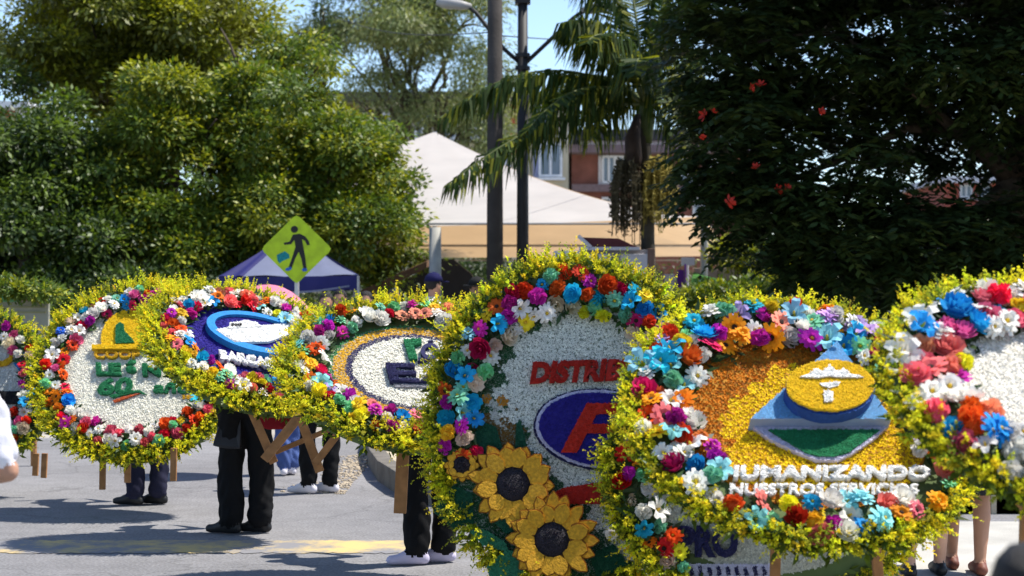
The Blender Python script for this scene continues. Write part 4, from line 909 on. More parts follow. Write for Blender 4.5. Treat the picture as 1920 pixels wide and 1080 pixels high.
for k in (.5,):
    a, b = NL.lerp(FL_, k), NR.lerp(FR_, k); mb = MB(); mb.tube([a - wo + Vector((0, 0, -.1)), b - wo + Vector((0, 0, -.1))], .03, 6); mb.build('cross_beam', ST, wt)
mb = MB(); mb.tube([Vector((PK.x, PK.y, 0)) - wo, PK - wo], .05, 8); mb.build('mast', ST, wt)
# stout white post and dark side wall below
pp = P(816, HV, 25.6); mb = MB(); mb.tube([(0, 0, 0), (0, 0, 1.2), (0, 0, P(0, 470, 25.6).z + .35)], [.10, .095, .09], 14)
po = mb.build('post', mat('painted_white_post', (.36, .35, .31), .7, .2, 4), smooth=True); po.location = (pp.x, pp.y, 0); po.name = 'white_post'
tag(po, 'stout off white post under the marquee beside the capped man', 'post')
ds = MB(); q = [P(830, 484, 29), P(850, 486, 29), P(884, 514, 29), P(905, 560, 29), P(905, 640, 29), P(700, 640, 29), P(690, 556, 29), P(770, 520, 29)]
vs = [x.copy() for x in q] + [x + Vector((0, .8, 0)) for x in q]; n = len(q)
ds.add(vs, [tuple(range(n)), tuple(reversed(range(n, 2 * n)))] + [((i + 1) % n, i, n + i, n + (i + 1) % n) for i in range(n)])
tag(ds.build('tarpaulin_stall', mat('dark_tarp', (.022, .024, .03), .8, .2, 3), bevel=.02), 'black tarpaulin covered stall under the marquee', 'stall')
# brown tarp roof left of the post
bt2 = MB(); q = [P(676, 545, 26.5), P(800, 490, 26.5), P(800, 502, 26.5), P(690, 556, 26.5)]; vs = q + [x + Vector((.1, 1.6, .12)) for x in q]
bt2.add(vs, [(3, 2, 1, 0), (4, 5, 6, 7), (0, 1, 5, 4), (1, 2, 6, 5), (2, 3, 7, 6), (3, 0, 4, 7)]); tag(bt2.build('awning', mat('brown_canvas', (.16, .085, .045), .85, .2, 3, trans=.2)), 'sloping brown awning under the left tree near the white post', 'awning')

# ------------------------------------------------------------------ poles and street lamp
POLE = mat('weathered_pole', (.055, .047, .042), .9, .25, 3, .4, 25)
bp_ = P(928, HV, 26); mb = MB(); mb.tube([(0, 0, 0), (0, 0, 3), (0, 0, 9.5)], [.135, .125, .105], 14)
o = mb.build('utility_pole', POLE, smooth=True); o.location = (bp_.x, bp_.y, 0); tag(o, 'thick dark concrete utility pole, left of the two poles', 'pole')
YL = 26.3; lp = P(980, HV, YL); base = Vector((lp.x, lp.y, 0)); lt = empty('street_lamp', base, 'dark lamp pole with two slanted arms, right of the two poles', 'street lamp')
DKM = mat('dark_metal', (.025, .024, .026), .6, .15, 5); GRY = mat('lamp_grey', (.35, .34, .33), .5, .1)
top = P(980, -2, YL).z
mb = MB(); mb.tube([(0, 0, 0), (0, 0, 3), (0, 0, top)], [.10, .09, .075], 12); mb.build('pole', DKM, lt, smooth=True)
mb = MB(); mb.box((0, 0, top - .02), (.24, .2, .12)); mb.build('pole_cap', DKM, lt, bevel=.01)
for pts, hp in (([(975, 118), (945, 92), (893, 24), (880, 14)], ((884, 12), (818, 4))), ([(988, 116), (1075, 34), (1092, 22)], ((1090, 20), (1142, 12)))):
    mb = MB(); mb.tube([P(u, v, YL) - base for u, v in pts], .032, 8); mb.build('arm', DKM, lt, smooth=True)
    a, b = P(*hp[0], YL) - base, P(*hp[1], YL) - base; mb = MB(); mb.tube([a, a.lerp(b, .3), a.lerp(b, .8), b], [.04, .075, .085, .04], 10)
    mb.build('lamp_head', GRY, lt, smooth=True)
# sagging wires between the poles
for k, (a_, b_) in enumerate((((928, 60, 26), (600, 20, 40)), ((928, 66, 26), (1400, 30, 34)), ((928, 100, 26), (980, 108, 26.3)))):
    A_, B_ = P(*a_), P(*b_); mb = MB(); mb.tube([A_.lerp(B_, t) - A_ + Vector((0, 0, -.25 * math.sin(t * math.pi))) for t in np.linspace(0, 1, 14)], .009, 5)
    o = mb.build('cable', DKM, smooth=True); o.location = A_; tag(o, ('thin dark cable running left from the thick pole', 'thin dark cable running right from the thick pole', 'short cable between the thick pole and the lamp pole')[k], 'cable')
for z in (104, 128): mb = MB(); mb.tube([P(980, z, YL) - base + Vector((0, 0, -.03)), P(980, z, YL) - base + Vector((0, 0, .03))], .115, 12); mb.build('clamp', DKM, lt)

# ------------------------------------------------------------------ trees
def tints(n, base, var=.3, alt=None, altf=.3):
    c = np.tile(np.array(base, dtype=float), (n, 1))
    if alt is not None: k = RNG.uniform(0, 1, n) < altf; c[k] = alt
    return c * RNG.uniform(1 - var, 1 + var, (n, 1)) * (1 + RNG.normal(0, .05, (n, 3)))
def crown(lobes, nclump, per, L, W, cr, base, alt, altf=.25, shell=.62, droop=.25, flat=.6, seed=0, upn=1.0, sub=0):
    global RNG
    R = np.random.default_rng(seed)
    lb = np.array(lobes, dtype=float); area = (lb[:, 3] * lb[:, 4] + lb[:, 3] * lb[:, 5] + lb[:, 4] * lb[:, 5]); idx = R.choice(len(lb), nclump, p=area / area.sum())
    if sub > 0:                                                     # boughs: smaller masses that break up each lobe
        nb = sub * len(lb); bi = np.repeat(np.arange(len(lb)), sub); bd_ = norm(R.normal(0, 1, (nb, 3)) + np.array([0, -.25, .15])); bf = R.uniform(.45, 1.22, (nb, 1))
        bc = lb[bi, :3] + bd_ * bf * lb[bi, 3:]; br = lb[bi, 3:] * R.uniform(.14, .40, (nb, 1)) * R.uniform(.7, 1.3, (nb, 3)); br[:, 2] *= .7
        lb = np.concatenate([np.c_[bc, br]]); idx = R.choice(len(lb), nclump, p=(lb[:, 3] ** 2) / (lb[:, 3] ** 2).sum())
    dr = norm(R.normal(0, 1, (nclump, 3))); rr = shell + (1.03 - shell) * R.uniform(0, 1, nclump) ** .55
    cc = lb[idx, :3] + dr * rr[:, None] * lb[idx, 3:]
    csz = cr * R.uniform(.6, 1.35, nclump)
    off = R.normal(0, .55, (nclump, per, 3)); off *= np.minimum(1, 1.15 / np.linalg.norm(off, axis=-1, keepdims=True).clip(.01)); off[..., 2] *= flat
    c = cc[:, None, :] + off * csz[:, None, None]
    d = norm(off * .9 + dr[:, None, :] * .35 + R.normal(0, .45, off.shape) + np.array([0, 0, -droop]))
    nn = norm(np.array([0, 0, upn]) + dr[:, None, :] * .45 + R.normal(0, .45, off.shape)); s_ = norm(np.cross(d, nn))
    N = nclump * per; LL = L * R.uniform(.65, 1.25, N)
    V, F = blades(c.reshape(-1, 3), d.reshape(-1, 3), s_.reshape(-1, 3), LL, LL * W, .45)
    ct = np.tile(np.array(base, dtype=float), (nclump, 1)); k = R.uniform(0, 1, nclump) < altf; ct[k] = alt; ct *= R.uniform(.8, 1.2, (nclump, 1))
    col = np.repeat(ct, per, 0) * R.uniform(.75, 1.25, (N, 1))
    return V, F, np.repeat(col, 4, 0)
def limb(mb, a, b, r0, r1, rnd, n=6, wob=.12):
    a, b = Vector(a), Vector(b); L = (b - a).length; pts = []; rs = []
    for i in range(n + 1):
        t = i / n; q = a.lerp(b, t) + Vector((rnd.gauss(0, wob), rnd.gauss(0, wob), 0)) * L * .12 * math.sin(t * math.pi) + Vector((0, 0, .10 * L * math.sin(t * math.pi))); pts.append(q); rs.append(r0 + (r1 - r0) * t)
    mb.tube(pts, rs, 8)
def tree(name, label, base, lobes, nclump, per, L, W, cr, col, alt, trunk_r, seed, limbs=None, cat='tree', mat_=LEAF, group=None, fork=.4, **kw):
    rnd = random.Random(seed); base = Vector(base); root = empty(name, base, label, cat, group)
    V, F, c = crown(lobes, nclump, per, L, W, cr, col, alt, seed=seed, **kw); V = V - np.array(base)
    link('crown', mesh_np('crown', V, F, mat_, c), root)
    ctr = sum((Vector(l[:3]) for l in lobes), Vector()) / len(lobes); fk = Vector((base.x * .7 + ctr.x * .3, base.y * .7 + ctr.y * .3, base.z + (ctr.z - base.z) * fork)) - base
    mb = MB(); limb(mb, (0, 0, -.05), fk, trunk_r, trunk_r * .75, rnd, 8, .05); mb.build('trunk', BARK, root, smooth=True)
    for l in lobes:
        mb = MB(); q = Vector(l[:3]) - base; limb(mb, fk + Vector((0, 0, -.1)), q, trunk_r * .55, trunk_r * .15, rnd, 7, .25); mb.build('limb', BARK, root, smooth=True)
        for k in range(5):
            e = q + Vector((rnd.gauss(0, .5) * l[3], rnd.gauss(0, .5) * l[4], rnd.gauss(.15, .45) * l[5])); s0_ = fk.lerp(q, rnd.uniform(.45, 1)) + Vector((0, 0, .05)); mb = MB(); limb(mb, s0_, e, trunk_r * .22, trunk_r * .05, rnd, 5, .3); mb.build('twig', BARK, root, smooth=True)
    return root
def lobe(u, v, Y, ru, rv, ry=None):
    """an ellipsoid of foliage that the photograph shows round pixel (u, v)"""
    p = P(u, v, Y); k = Y / FPX; return (p.x, p.y, p.z, ru * k, ry or (ru * k), rv * k)
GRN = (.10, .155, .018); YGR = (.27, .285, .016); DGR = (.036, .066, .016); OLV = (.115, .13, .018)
G_T = 'trees behind the parade'
tree('broadleaf_tree', 'wide bushy green tree with glossy leaves behind the pedestrian sign', (-4.3, 28.8, 0),
     [lobe(480, 270, 28.5, 180, 135, 2.0), lobe(615, 345, 27.8, 140, 120, 1.6), lobe(330, 330, 28, 150, 150, 1.8), lobe(560, 440, 27.2, 150, 100, 1.4), lobe(715, 440, 27.2, 82, 85, 1.1), lobe(400, 470, 27.2, 170, 80, 1.3), lobe(540, 150, 29, 80, 75, 1.2), lobe(665, 270, 28.4, 50, 50, .8)],
     2700, 70, .103, .46, .30, GRN, YGR, .24, 11, altf=.35, sub=24, shell=.3, group=G_T)
tree('broadleaf_tree', 'tall yellowish green tree at the upper left of the wide bushy tree', (-6.6, 33, 0),
     [lobe(250, 70, 32, 190, 110, 2.2), lobe(400, 90, 32, 100, 85, 2.0), lobe(110, 110, 32, 150, 130, 2.0), lobe(270, -50, 32, 200, 100, 2.4), lobe(300, 200, 32, 200, 110, 2)],
     1800, 68, .126, .46, .36, OLV, YGR, .26, 12, altf=.4, sub=22, shell=.3, group=G_T)
tree('broadleaf_tree', 'dark green tree filling the left frame edge', (-8.0, 27.5, 0),
     [lobe(30, 330, 27, 130, 130, 1.6), lobe(150, 420, 26.6, 120, 110, 1.4), lobe(-120, 250, 28, 160, 200, 2), lobe(40, 470, 26.4, 150, 70, 1.2), lobe(130, 270, 27.6, 80, 70, 1)],
     1600, 64, .106, .46, .32, DGR, GRN, .2, 13, altf=.45, sub=22, shell=.3, group=G_T)
tree('slender_tree', 'thin young tree with tufted whorls left of the pale airy tree', (-3.35, 30.5, 0),
     [lobe(604, 15, 30.5, 24, 16), lobe(607, 72, 30.5, 20, 20), lobe(606, 150, 30.5, 16, 12), lobe(603, -50, 30.5, 26, 22)], 30, 60, .10, .3, .20, DGR, GRN, .035, 14, fork=.8)
tree('eucalyptus_tree', 'pale airy grey green tree behind the marquee and thick pole', (-2.4, 46, 0),
     [lobe(760, 110, 46, 150, 120, 2.4), lobe(700, 40, 46, 80, 90, 1.8), lobe(850, 60, 46, 100, 90, 1.8), lobe(700, 190, 46, 90, 80, 1.6), lobe(840, 180, 46, 80, 80, 1.6), lobe(770, 0, 46, 170, 70, 2.4), lobe(740, 255, 46, 60, 40, 1.2), lobe(860, 250, 46, 80, 50, 1.4), lobe(930, 160, 46, 60, 80, 1.2)],
     1150, 52, .16, .26, .62, (.15, .19, .07), (.24, .26, .10), .22, 15, altf=.35, droop=.5, shell=.25, sub=9, group=G_T)
# red flowered tree on the right: pinnate foliage
def pinnate(lobes, nleaf, seed, base, alt, L=.42, lf=.115):
    R = np.random.default_rng(seed); lb = np.array(lobes, dtype=float); area = (lb[:, 3] * lb[:, 4] + lb[:, 3] * lb[:, 5] + lb[:, 4] * lb[:, 5]); ncl = nleaf // 14; idx = R.choice(len(lb), ncl, p=area / area.sum())
    dr = norm(R.normal(0, 1, (ncl, 3))); rr = .5 + .52 * R.uniform(0, 1, ncl) ** .6; cc = lb[idx, :3] + dr * rr[:, None] * lb[idx, 3:]
    a0 = np.repeat(cc, 14, 0) + R.normal(0, .07, (ncl * 14, 3)); n = len(a0); az = R.uniform(0, 6.283, n); el = R.uniform(-.5, .6, n)
    d = norm(np.c_[np.cos(az) * np.cos(el), np.sin(az) * np.cos(el), np.sin(el)] + np.repeat(dr, 14, 0) * .5); LN = L * R.uniform(.7, 1.2, n)
    K = 7; t = np.linspace(.22, 1, K)[None, :, None]; sag = np.array([0, 0, -1.0]) * (t ** 2) * .35
    pos = a0[:, None, :] + (d[:, None, :] * t + sag) * LN[:, None, None]; sd_ = norm(np.cross(d, np.array([0, 0, 1.0])))
    Vs = []
    tot = []
    for sgn in (-1, 1):
        dl = norm(sgn * sd_[:, None, :] * .9 + d[:, None, :] * .45 + np.array([0, 0, -.35]) + R.normal(0, .16, pos.shape)); wn = norm(np.cross(dl, norm(np.array([0, 0, 1.0]) + R.normal(0, .25, pos.shape)))); LL = lf * R.uniform(.75, 1.2, (n, K)).reshape(-1)
        V, F = blades(pos.reshape(-1, 3), dl.reshape(-1, 3), wn.reshape(-1, 3), LL, LL * .42, .45); Vs.append(V)
    V = np.concatenate(Vs); F = np.arange(len(V)).reshape(-1, 4); ct = np.tile(np.array(base), (n, 1)); k = R.uniform(0, 1, n) < .3; ct[k] = alt; ct = ct * R.uniform(.7, 1.3, (n, 1))
    return V, F, np.concatenate([np.repeat(np.repeat(ct, K, 0), 4, 0)] * 2), cc, dr
rt = Vector((P(1895, HV, 21).x, 21, 0)); tr = empty('tulip_tree', rt, 'large dark spreading tree with red blossoms on the right', 'tree', G_T)
LB = [lobe(1400, 80, 20.5, 140, 140, 1.2), lobe(1560, 60, 20.5, 190, 170, 1.6), lobe(1760, 70, 20.5, 190, 170, 1.7), lobe(1950, 120, 20.5, 180, 200, 1.8), lobe(1400, 280, 20, 110, 110, 1.0), lobe(1540, 330, 20, 130, 105, 1.2),
      lobe(1420, 390, 19.8, 95, 60, .8), lobe(1600, 450, 19.8, 130, 80, 1.1), lobe(1760, 470, 19.8, 170, 80, 1.1), lobe(1930, 450, 19.8, 150, 110, 1.2), lobe(1500, 490, 19.9, 60, 55, .6), lobe(1990, 330, 22, 110, 90, 1.0), lobe(1670, 235, 21.5, 75, 60, .8), lobe(1790, 300, 21.5, 40, 35, .5),
      lobe(1700, -180, 21, 380, 150, 3.0), lobe(2100, -150, 21, 300, 250, 3.0), lobe(2250, 200, 21, 250, 250, 2.6), lobe(1450, -80, 21, 190, 110, 2.0)]
V, F, c, cc, dr_ = pinnate(LB, 15500, 21, (.026, .046, .012), (.042, .065, .014), .44, .148)
link('crown', mesh_np('crown', V - np.array(rt), F, LEAFD, c), tr)
rnd = random.Random(3); fk = P(1893, 335, 21) - rt
mb = MB(); limb(mb, (0, 0, -.05), fk, .24, .17, rnd, 8, .05); mb.build('trunk', BARK, tr, smooth=True)
for pts, r in (([(1893, 335), (1850, 290), (1795, 245), (1740, 200), (1690, 150)], .13), ([(1895, 340), (1910, 250), (1930, 150), (1960, 60)], .13), ([(1890, 345), (1820, 400), (1720, 430), (1620, 440)], .08), ([(1795, 245), (1700, 240), (1600, 290), (1500, 330), (1420, 340)], .07), ([(1740, 200), (1640, 100), (1540, 60), (1420, 80)], .07), ([(1900, 330), (2000, 260), (2150, 180)], .12), ([(1690, 150), (1680, 20), (1700, -120)], .08)):
    mb = MB(); mb.tube([P(u, v, 21 - .25 * i) - rt for i, (u, v) in enumerate(pts)], [r * (1 - .75 * i / (len(pts) - 1)) for i in range(len(pts))], 8); mb.build('limb', BARK, tr, smooth=True)
TUL = mat('tulip_blossom', (.42, .018, .006), .6, .1, trans=.3)
def blossom():
    mb = MB()
    for i in range(10):
        a = 2 * math.pi * i / 10; e = random.uniform(.1, .9); d = Vector((math.cos(a) * math.cos(e), math.sin(a) * math.cos(e), math.sin(e))); s_ = d.cross(Vector((0, 0, 1))).normalized() * .032
        mb.add([d * .01, d * .07 + s_, d * .11 + s_ * .6 + Vector((0, 0, .01)), d * .12, d * .11 - s_ * .6, d * .07 - s_], [(0, 1, 2, 3, 4, 5)])
    return mb.mesh('blossom', TUL)
BM_ = blossom()
for u, v, k in ((1322, 216, 1.1), (1336, 210, .8), (1408, 165, .8), (1427, 160, .9), (1366, 378, 1.2), (1418, 314, .8), (1458, 356, .9), (1476, 352, .7), (1540, 208, .7), (1318, 258, .6)):
    o = link('blossom', BM_, tr); o.location = P(u, v, 18.75) - rt; o.scale = (k * .62,) * 3; o.rotation_euler = (random.uniform(.5, 1.6), random.uniform(-.5, .5), random.uniform(0, 6))

# palm
YP_ = 25.0; pb_ = P(1212, HV, YP_); pbase = Vector((pb_.x, pb_.y, 0)); pr = empty('palm_tree', pbase, 'palm tree with drooping fronds in front of the marquee', 'tree')
PT = mat('palm_trunk', (.065, .055, .045), .9, .35, 6, .4, 30)
cz_ = P(0, 205, YP_).z
mb = MB(); zs = np.linspace(0, cz_, 26); mb.tube([(.03 * math.sin(z), 0, z) for z in zs], [(.125 - .045 * z / cz_) + (.006 if i % 2 else 0) for i, z in enumerate(zs)], 12); mb.build('trunk', PT, pr, smooth=True)
mb = MB(); mb.tube([(0, 0, cz_ - .5), (0, 0, cz_ - .1), (0, 0, cz_ + .35)], [.085, .12, .06], 12); mb.build('crown_shaft', mat('palm_green_shaft', (.07, .10, .03), .6, .2), pr, smooth=True)
PALM = mat('palm_leaflet', (.05, .09, .015), .6, 0, trans=.3, attr='Col', spec=.15, tcol=(1.4, 1.4, .5))
def frond(p0, p1, p2, seed, n=120, ll=.74):
    R = np.random.default_rng(seed); t = np.linspace(0, 1, n); A, B, C = (np.array(x) for x in (p0, p1, p2))
    q = ((1 - t) ** 2)[:, None] * A + (2 * t * (1 - t))[:, None] * B + (t ** 2)[:, None] * C; tg = norm(2 * (1 - t)[:, None] * (B - A) + 2 * t[:, None] * (C - B))
    side = norm(np.cross(tg, np.array([0, 0, 1.0]))); Vs = []; k = t > .14; LLs = ll * (np.sin(np.clip((t - .06) * 1.05, 0, 1) * np.pi) ** .5 * .8 + .25)[k]
    for sgn in (-1, 1):
        m_ = k.sum(); b0 = q[k]; d1 = norm(sgn * side[k] * .75 + tg[k] * .45 + np.array([0, 0, -.15]) + R.normal(0, .10, (m_, 3))); d2 = norm(sgn * side[k] * .18 + tg[k] * .22 + np.array([0, 0, -1.0]) + R.normal(0, .12, (m_, 3)))
        L = LLs * R.uniform(.8, 1.15, m_); w_ = norm(np.cross(d1, R.normal(0, .3, (m_, 3)) + tg[k])) ; w2 = norm(tg[k] + R.normal(0, .3, (m_, 3))); W = .046
        mid = b0 + d1 * (L * .38)[:, None]; end = mid + d2 * (L * .66)[:, None]; mm = mid + d2 * (L * .3)[:, None]
        Vq = np.stack([b0 - w2 * W * .25, b0 + w2 * W * .25, mid + w2 * W * .5, mid - w2 * W * .5], 1); Vr = np.stack([mid - w2 * W * .5, mid + w2 * W * .5, mm + w2 * W * .38, mm - w2 * W * .38], 1); Vt = np.stack([mm - w2 * W * .38, mm + w2 * W * .38, end + w2 * W * .05, end - w2 * W * .05], 1)
        Vs += [Vq.reshape(-1, 3), Vr.reshape(-1, 3), Vt.reshape(-1, 3)]
    V = np.concatenate(Vs); F = np.arange(len(V)).reshape(-1, 4); c = np.repeat(np.where(R.uniform(0, 1, (len(F), 1)) < .22, np.array([[.19, .20, .02]]), np.array([[.035, .062, .014]])) * R.uniform(.7, 1.3, (len(F), 1)), 4, 0)
    o = link('frond', mesh_np('frond', V, F, PALM, c), pr)
    mb = MB(); idx = range(0, n, 4); mb.tube([q[i] for i in idx], [.022 * (1 - .85 * t[i]) + .003 for i in idx], 6); mb.build('rachis', mat('palm_rachis', (.10, .12, .03), .6, .1), o, smooth=True)
def pf(u, v, dy): return P(u, v, YP_ + dy) - pbase
c0 = pf(1208, 195, 0)
for i, (m_, e_) in enumerate((((1030, 60, -.6), (832, 215, -1.0)), ((1030, 190, -1.2), (842, 345, -2.0)), ((1130, 20, -.4), (1062, 40, -.6)), ((1190, -80, .5), (1150, -90, 1.0)), ((1250, -60, -.2), (1330, 30, -.4)), ((1300, 60, .4), (1370, 260, .7)), ((1270, 120, -.9), (1290, 300, -1.6)),
                             ((1120, 90, 1.2), (1010, 190, 2.2)), ((1250, 30, 1.5), (1300, 130, 2.6)), ((1200, 60, -1.5), (1190, 140, -2.4)), ((1150, -40, .8), (1085, -60, 1.4)), ((1160, 120, .9), (1110, 260, 1.5)), ((1090, 110, -.9), (985, 250, -1.6)), ((1240, -20, .2), (1270, -80, .3)), ((1255, 110, .6), (1330, 190, .9)), ((1150, 20, -1.0), (1100, 80, -1.8)))):
    frond(c0, pf(*m_), pf(*e_), 40 + i)
# hanging seed clusters and the brown sheath
BRN = mat('brown_sheath', (.045, .028, .022), .8, .3, 8); 
sh = MB(); sh.tube([pf(1196, 215, -.1), pf(1186, 260, -.2), pf(1188, 300, -.22), pf(1194, 330, -.2)], [.04, .12, .13, .02], 10); sh.build('sheath', BRN, pr, smooth=True)
def strands(u0, u1, v0, v1, n, base, seed, vt):
    R = np.random.default_rng(seed); Vs = []; cs = []
    K = 9
    for i in range(n):
        uu = R.uniform(u0, u1); x0 = (u0 + u1) / 2 + (uu - (u0 + u1) / 2) * .45; ve = v1 + R.normal(0, 16) - 30 * abs(uu - (u0 + u1) / 2) / (u1 - u0); dy = R.normal(-.15, .16)
        pts = [np.array(pf(x0 + (uu - x0) * min(1, t * 1.8), v0 + (vt * (1 - t) * 0) + (ve - v0) * t ** 1.2, dy)) for t in np.linspace(0, 1, K)]; col = np.array(base) * R.uniform(.6, 1.4)
        for a, b in zip(pts[:-1], pts[1:]):
            w_ = np.array([.006, .003, 0]); Vs.append([a - w_, a + w_, b + w_, b - w_]); cs.append(col)
            for k in range(3):
                q = a + (b - a) * R.uniform(); d = R.normal(0, .022, 3); e = R.normal(0, .012, 3); Vs.append([q, q + d + e, q + d * 1.6, q + d - e]); cs.append(col)
    V = np.array(Vs).reshape(-1, 3); o = link('seed_cluster', mesh_np('seed_cluster', V, np.arange(len(V)).reshape(-1, 4), SPRIG, np.repeat(np.array(cs), 4, 0)), pr); o['kind'] = 'stuff'
strands(1146, 1205, 300, 425, 110, (.11, .095, .06), 5, 0); strands(1205, 1268, 296, 410, 130, (.36, .30, .08), 6, 0)

# shrubs, hedges
def shrub(label, lobes, n, per, col, alt, seed, L=.09, cr=.22, name='shrub', group=None, W=.45, stems=3):
    ctr = lobes[0]; root = empty(name, (ctr[0], ctr[1], 0), label, 'shrub', group); V, F, c = crown(lobes, n, per, L, W, cr, col, alt, seed=seed, shell=.4, droop=.05); link('foliage', mesh_np('foliage', V - np.array([ctr[0], ctr[1], 0]), F, LEAF, c), root)
    rnd = random.Random(seed)
    for l in lobes:
        for k in range(stems): mb = MB(); limb(mb, (rnd.gauss(0, .1), rnd.gauss(0, .1), 0), Vector(l[:3]) - Vector((ctr[0], ctr[1], 0)) + Vector((rnd.gauss(0, .3) * l[3], 0, rnd.gauss(0, .3) * l[5])), .02, .006, rnd, 5); mb.build('stem', BARK, root)
shrub('yellow green shrub at the right end of the marquee', [lobe(1400, 478, 27, 55, 30), lobe(1440, 500, 27, 35, 30), lobe(1370, 470, 27.5, 30, 18)], 130, 48, YGR, GRN, 31, group='shrubs')
shrub('leafy green shrub low in front of the brick retaining wall', [lobe(1350, 570, 24, 80, 32), lobe(1440, 560, 23.8, 70, 40), lobe(1290, 580, 24.3, 50, 25), lobe(1450, 600, 23.5, 80, 40)], 260, 48, GRN, YGR, 32, group='shrubs')
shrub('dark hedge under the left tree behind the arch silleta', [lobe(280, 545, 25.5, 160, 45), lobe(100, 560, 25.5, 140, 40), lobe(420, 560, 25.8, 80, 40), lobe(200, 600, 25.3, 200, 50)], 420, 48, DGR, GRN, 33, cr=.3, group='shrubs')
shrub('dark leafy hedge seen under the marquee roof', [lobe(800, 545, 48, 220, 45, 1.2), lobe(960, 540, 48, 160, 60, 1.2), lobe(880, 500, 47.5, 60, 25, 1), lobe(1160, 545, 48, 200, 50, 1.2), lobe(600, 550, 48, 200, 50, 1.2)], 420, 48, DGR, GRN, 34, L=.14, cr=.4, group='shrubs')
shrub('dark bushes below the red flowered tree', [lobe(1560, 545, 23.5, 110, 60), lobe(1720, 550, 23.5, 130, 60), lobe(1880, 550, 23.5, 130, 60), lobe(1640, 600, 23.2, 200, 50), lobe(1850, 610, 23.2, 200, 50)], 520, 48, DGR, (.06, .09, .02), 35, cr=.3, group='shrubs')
shrub('small potted looking green plants on the left edge board', [lobe(60, 545, 16, 60, 12, .15), lobe(10, 540, 16, 30, 16, .15)], 50, 40, GRN, YGR, 36, L=.06, cr=.10, group='shrubs', stems=0)
# far wood behind everything
V, F, c = crown([lobe(-200, 500, 85, 500, 70, 6), lobe(300, 500, 88, 400, 80, 6), lobe(1500, 500, 95, 400, 60, 6), lobe(2000, 490, 90, 400, 90, 6), lobe(900, 520, 95, 400, 50, 6)], 900, 40, .6, .6, 1.3, (.06, .09, .02), (.11, .13, .02), seed=77, shell=.5)
tag(link('distant_trees', mesh_np('distant_trees', V, F, LEAF, c)), 'distant belt of trees behind the marquee and the houses', 'trees', kind='stuff')

# ------------------------------------------------------------------ banner board at the left edge, kiosk, walls, small stuff
bd = empty('banner_board', P(20, HV, 16.2) - Vector((0, 0, CH)), 'pale green banner board with red strip at the left frame edge', 'banner'); bo = bd.location
def board(name, u0, v0, u1, v1, Y, th, m): mb = MB(); a, b = P(u0, v1, Y) - bo, P(u1, v0, Y) - bo; mb.box(((a.x + b.x) / 2, a.y, (a.z + b.z) / 2), (b.x - a.x, th, b.z - a.z)); return mb.build(name, m, bd)
board('board', -160, 557, 92, 650, 16.2, .06, mat('board_cream', (.32, .31, .24), .7, .12)); board('green_strip', -160, 556, 38, 566, 16.17, .02, mat('strip_green', (.16, .45, .22), .7, .1)); board('red_strip', 39, 557, 88, 563, 16.17, .02, mat('strip_red', (.55, .12, .08), .7, .1))
for k in range(2): board('grey_line', -160, 574 + k * 10, 86, 577 + k * 10, 16.165, .01, mat('line_olive', (.28, .27, .14), .7, .1))
for u in (-120, 60): mb = MB(); a = P(u, 600, 16.25) - bo; mb.tube([(a.x, a.y + .06, 0), (a.x, a.y + .06, a.z)], .03, 8); mb.build('leg', WOOD, bd)
fm = [('magenta', 4, 518), ('yellow', 14, 524), ('yellow', 20, 533)]
for c_, u, v in fm: pass

ks = empty('vendor_kiosk', P(1158, HV, 23.8) - Vector((0, 0, CH)), 'white panelled kiosk with maroon roof flap at the foot of the palm', 'kiosk'); ko = ks.location
KW = mat('kiosk_white', (.66, .64, .70), .6, .08, 3); KG = mat('kiosk_grey', (.30, .28, .29), .6, .1); KM = mat('kiosk_maroon', (.11, .025, .03), .7, .2)
def kbox(name, u0, v0, u1, v1, Y, d, m, par=ks, bevel=.006): mb = MB(); a, b = P(u0, v1, Y) - ko, P(u1, v0, Y) - ko; mb.box(((a.x + b.x) / 2, a.y + d / 2, (a.z + b.z) / 2), (b.x - a.x, d, b.z - a.z)); return mb.build(name, m, par, bevel=bevel)
kbox('body', 1092, 468, 1225, 760, 23.9, 1.2, KG)
kbox('panel', 1101, 476, 1146, 560, 23.86, .05, KW); kbox('panel', 1164, 476, 1214, 560, 23.86, .05, KW); kbox('corner_post', 1215, 466, 1227, 760, 23.84, .08, mat('kiosk_brown', (.22, .13, .10), .7, .15))
mb = MB(); q = [P(1090, 445, 23.8) - ko, P(1160, 447, 23.8) - ko, P(1196, 464, 23.8) - ko, P(1100, 464, 23.8) - ko]; vs = q + [x + Vector((.05, 1.2, .03)) for x in q]
mb.add(vs, [(3, 2, 1, 0), (4, 5, 6, 7), (0, 1, 5, 4), (1, 2, 6, 5), (2, 3, 7, 6), (3, 0, 4, 7)]); mb.build('roof_flap', KM, ks)
kbox('roof_edge', 1086, 463, 1200, 469, 23.74, .1, KW); 
mb = MB(); mb.bar(P(1084, 442, 23.76) - ko, P(1108, 464, 23.76) - ko, .05, .04); mb.build('flap_strut', KW, ks)
kbox('side_awning', 1040, 470, 1090, 484, 23.7, .9, KW)

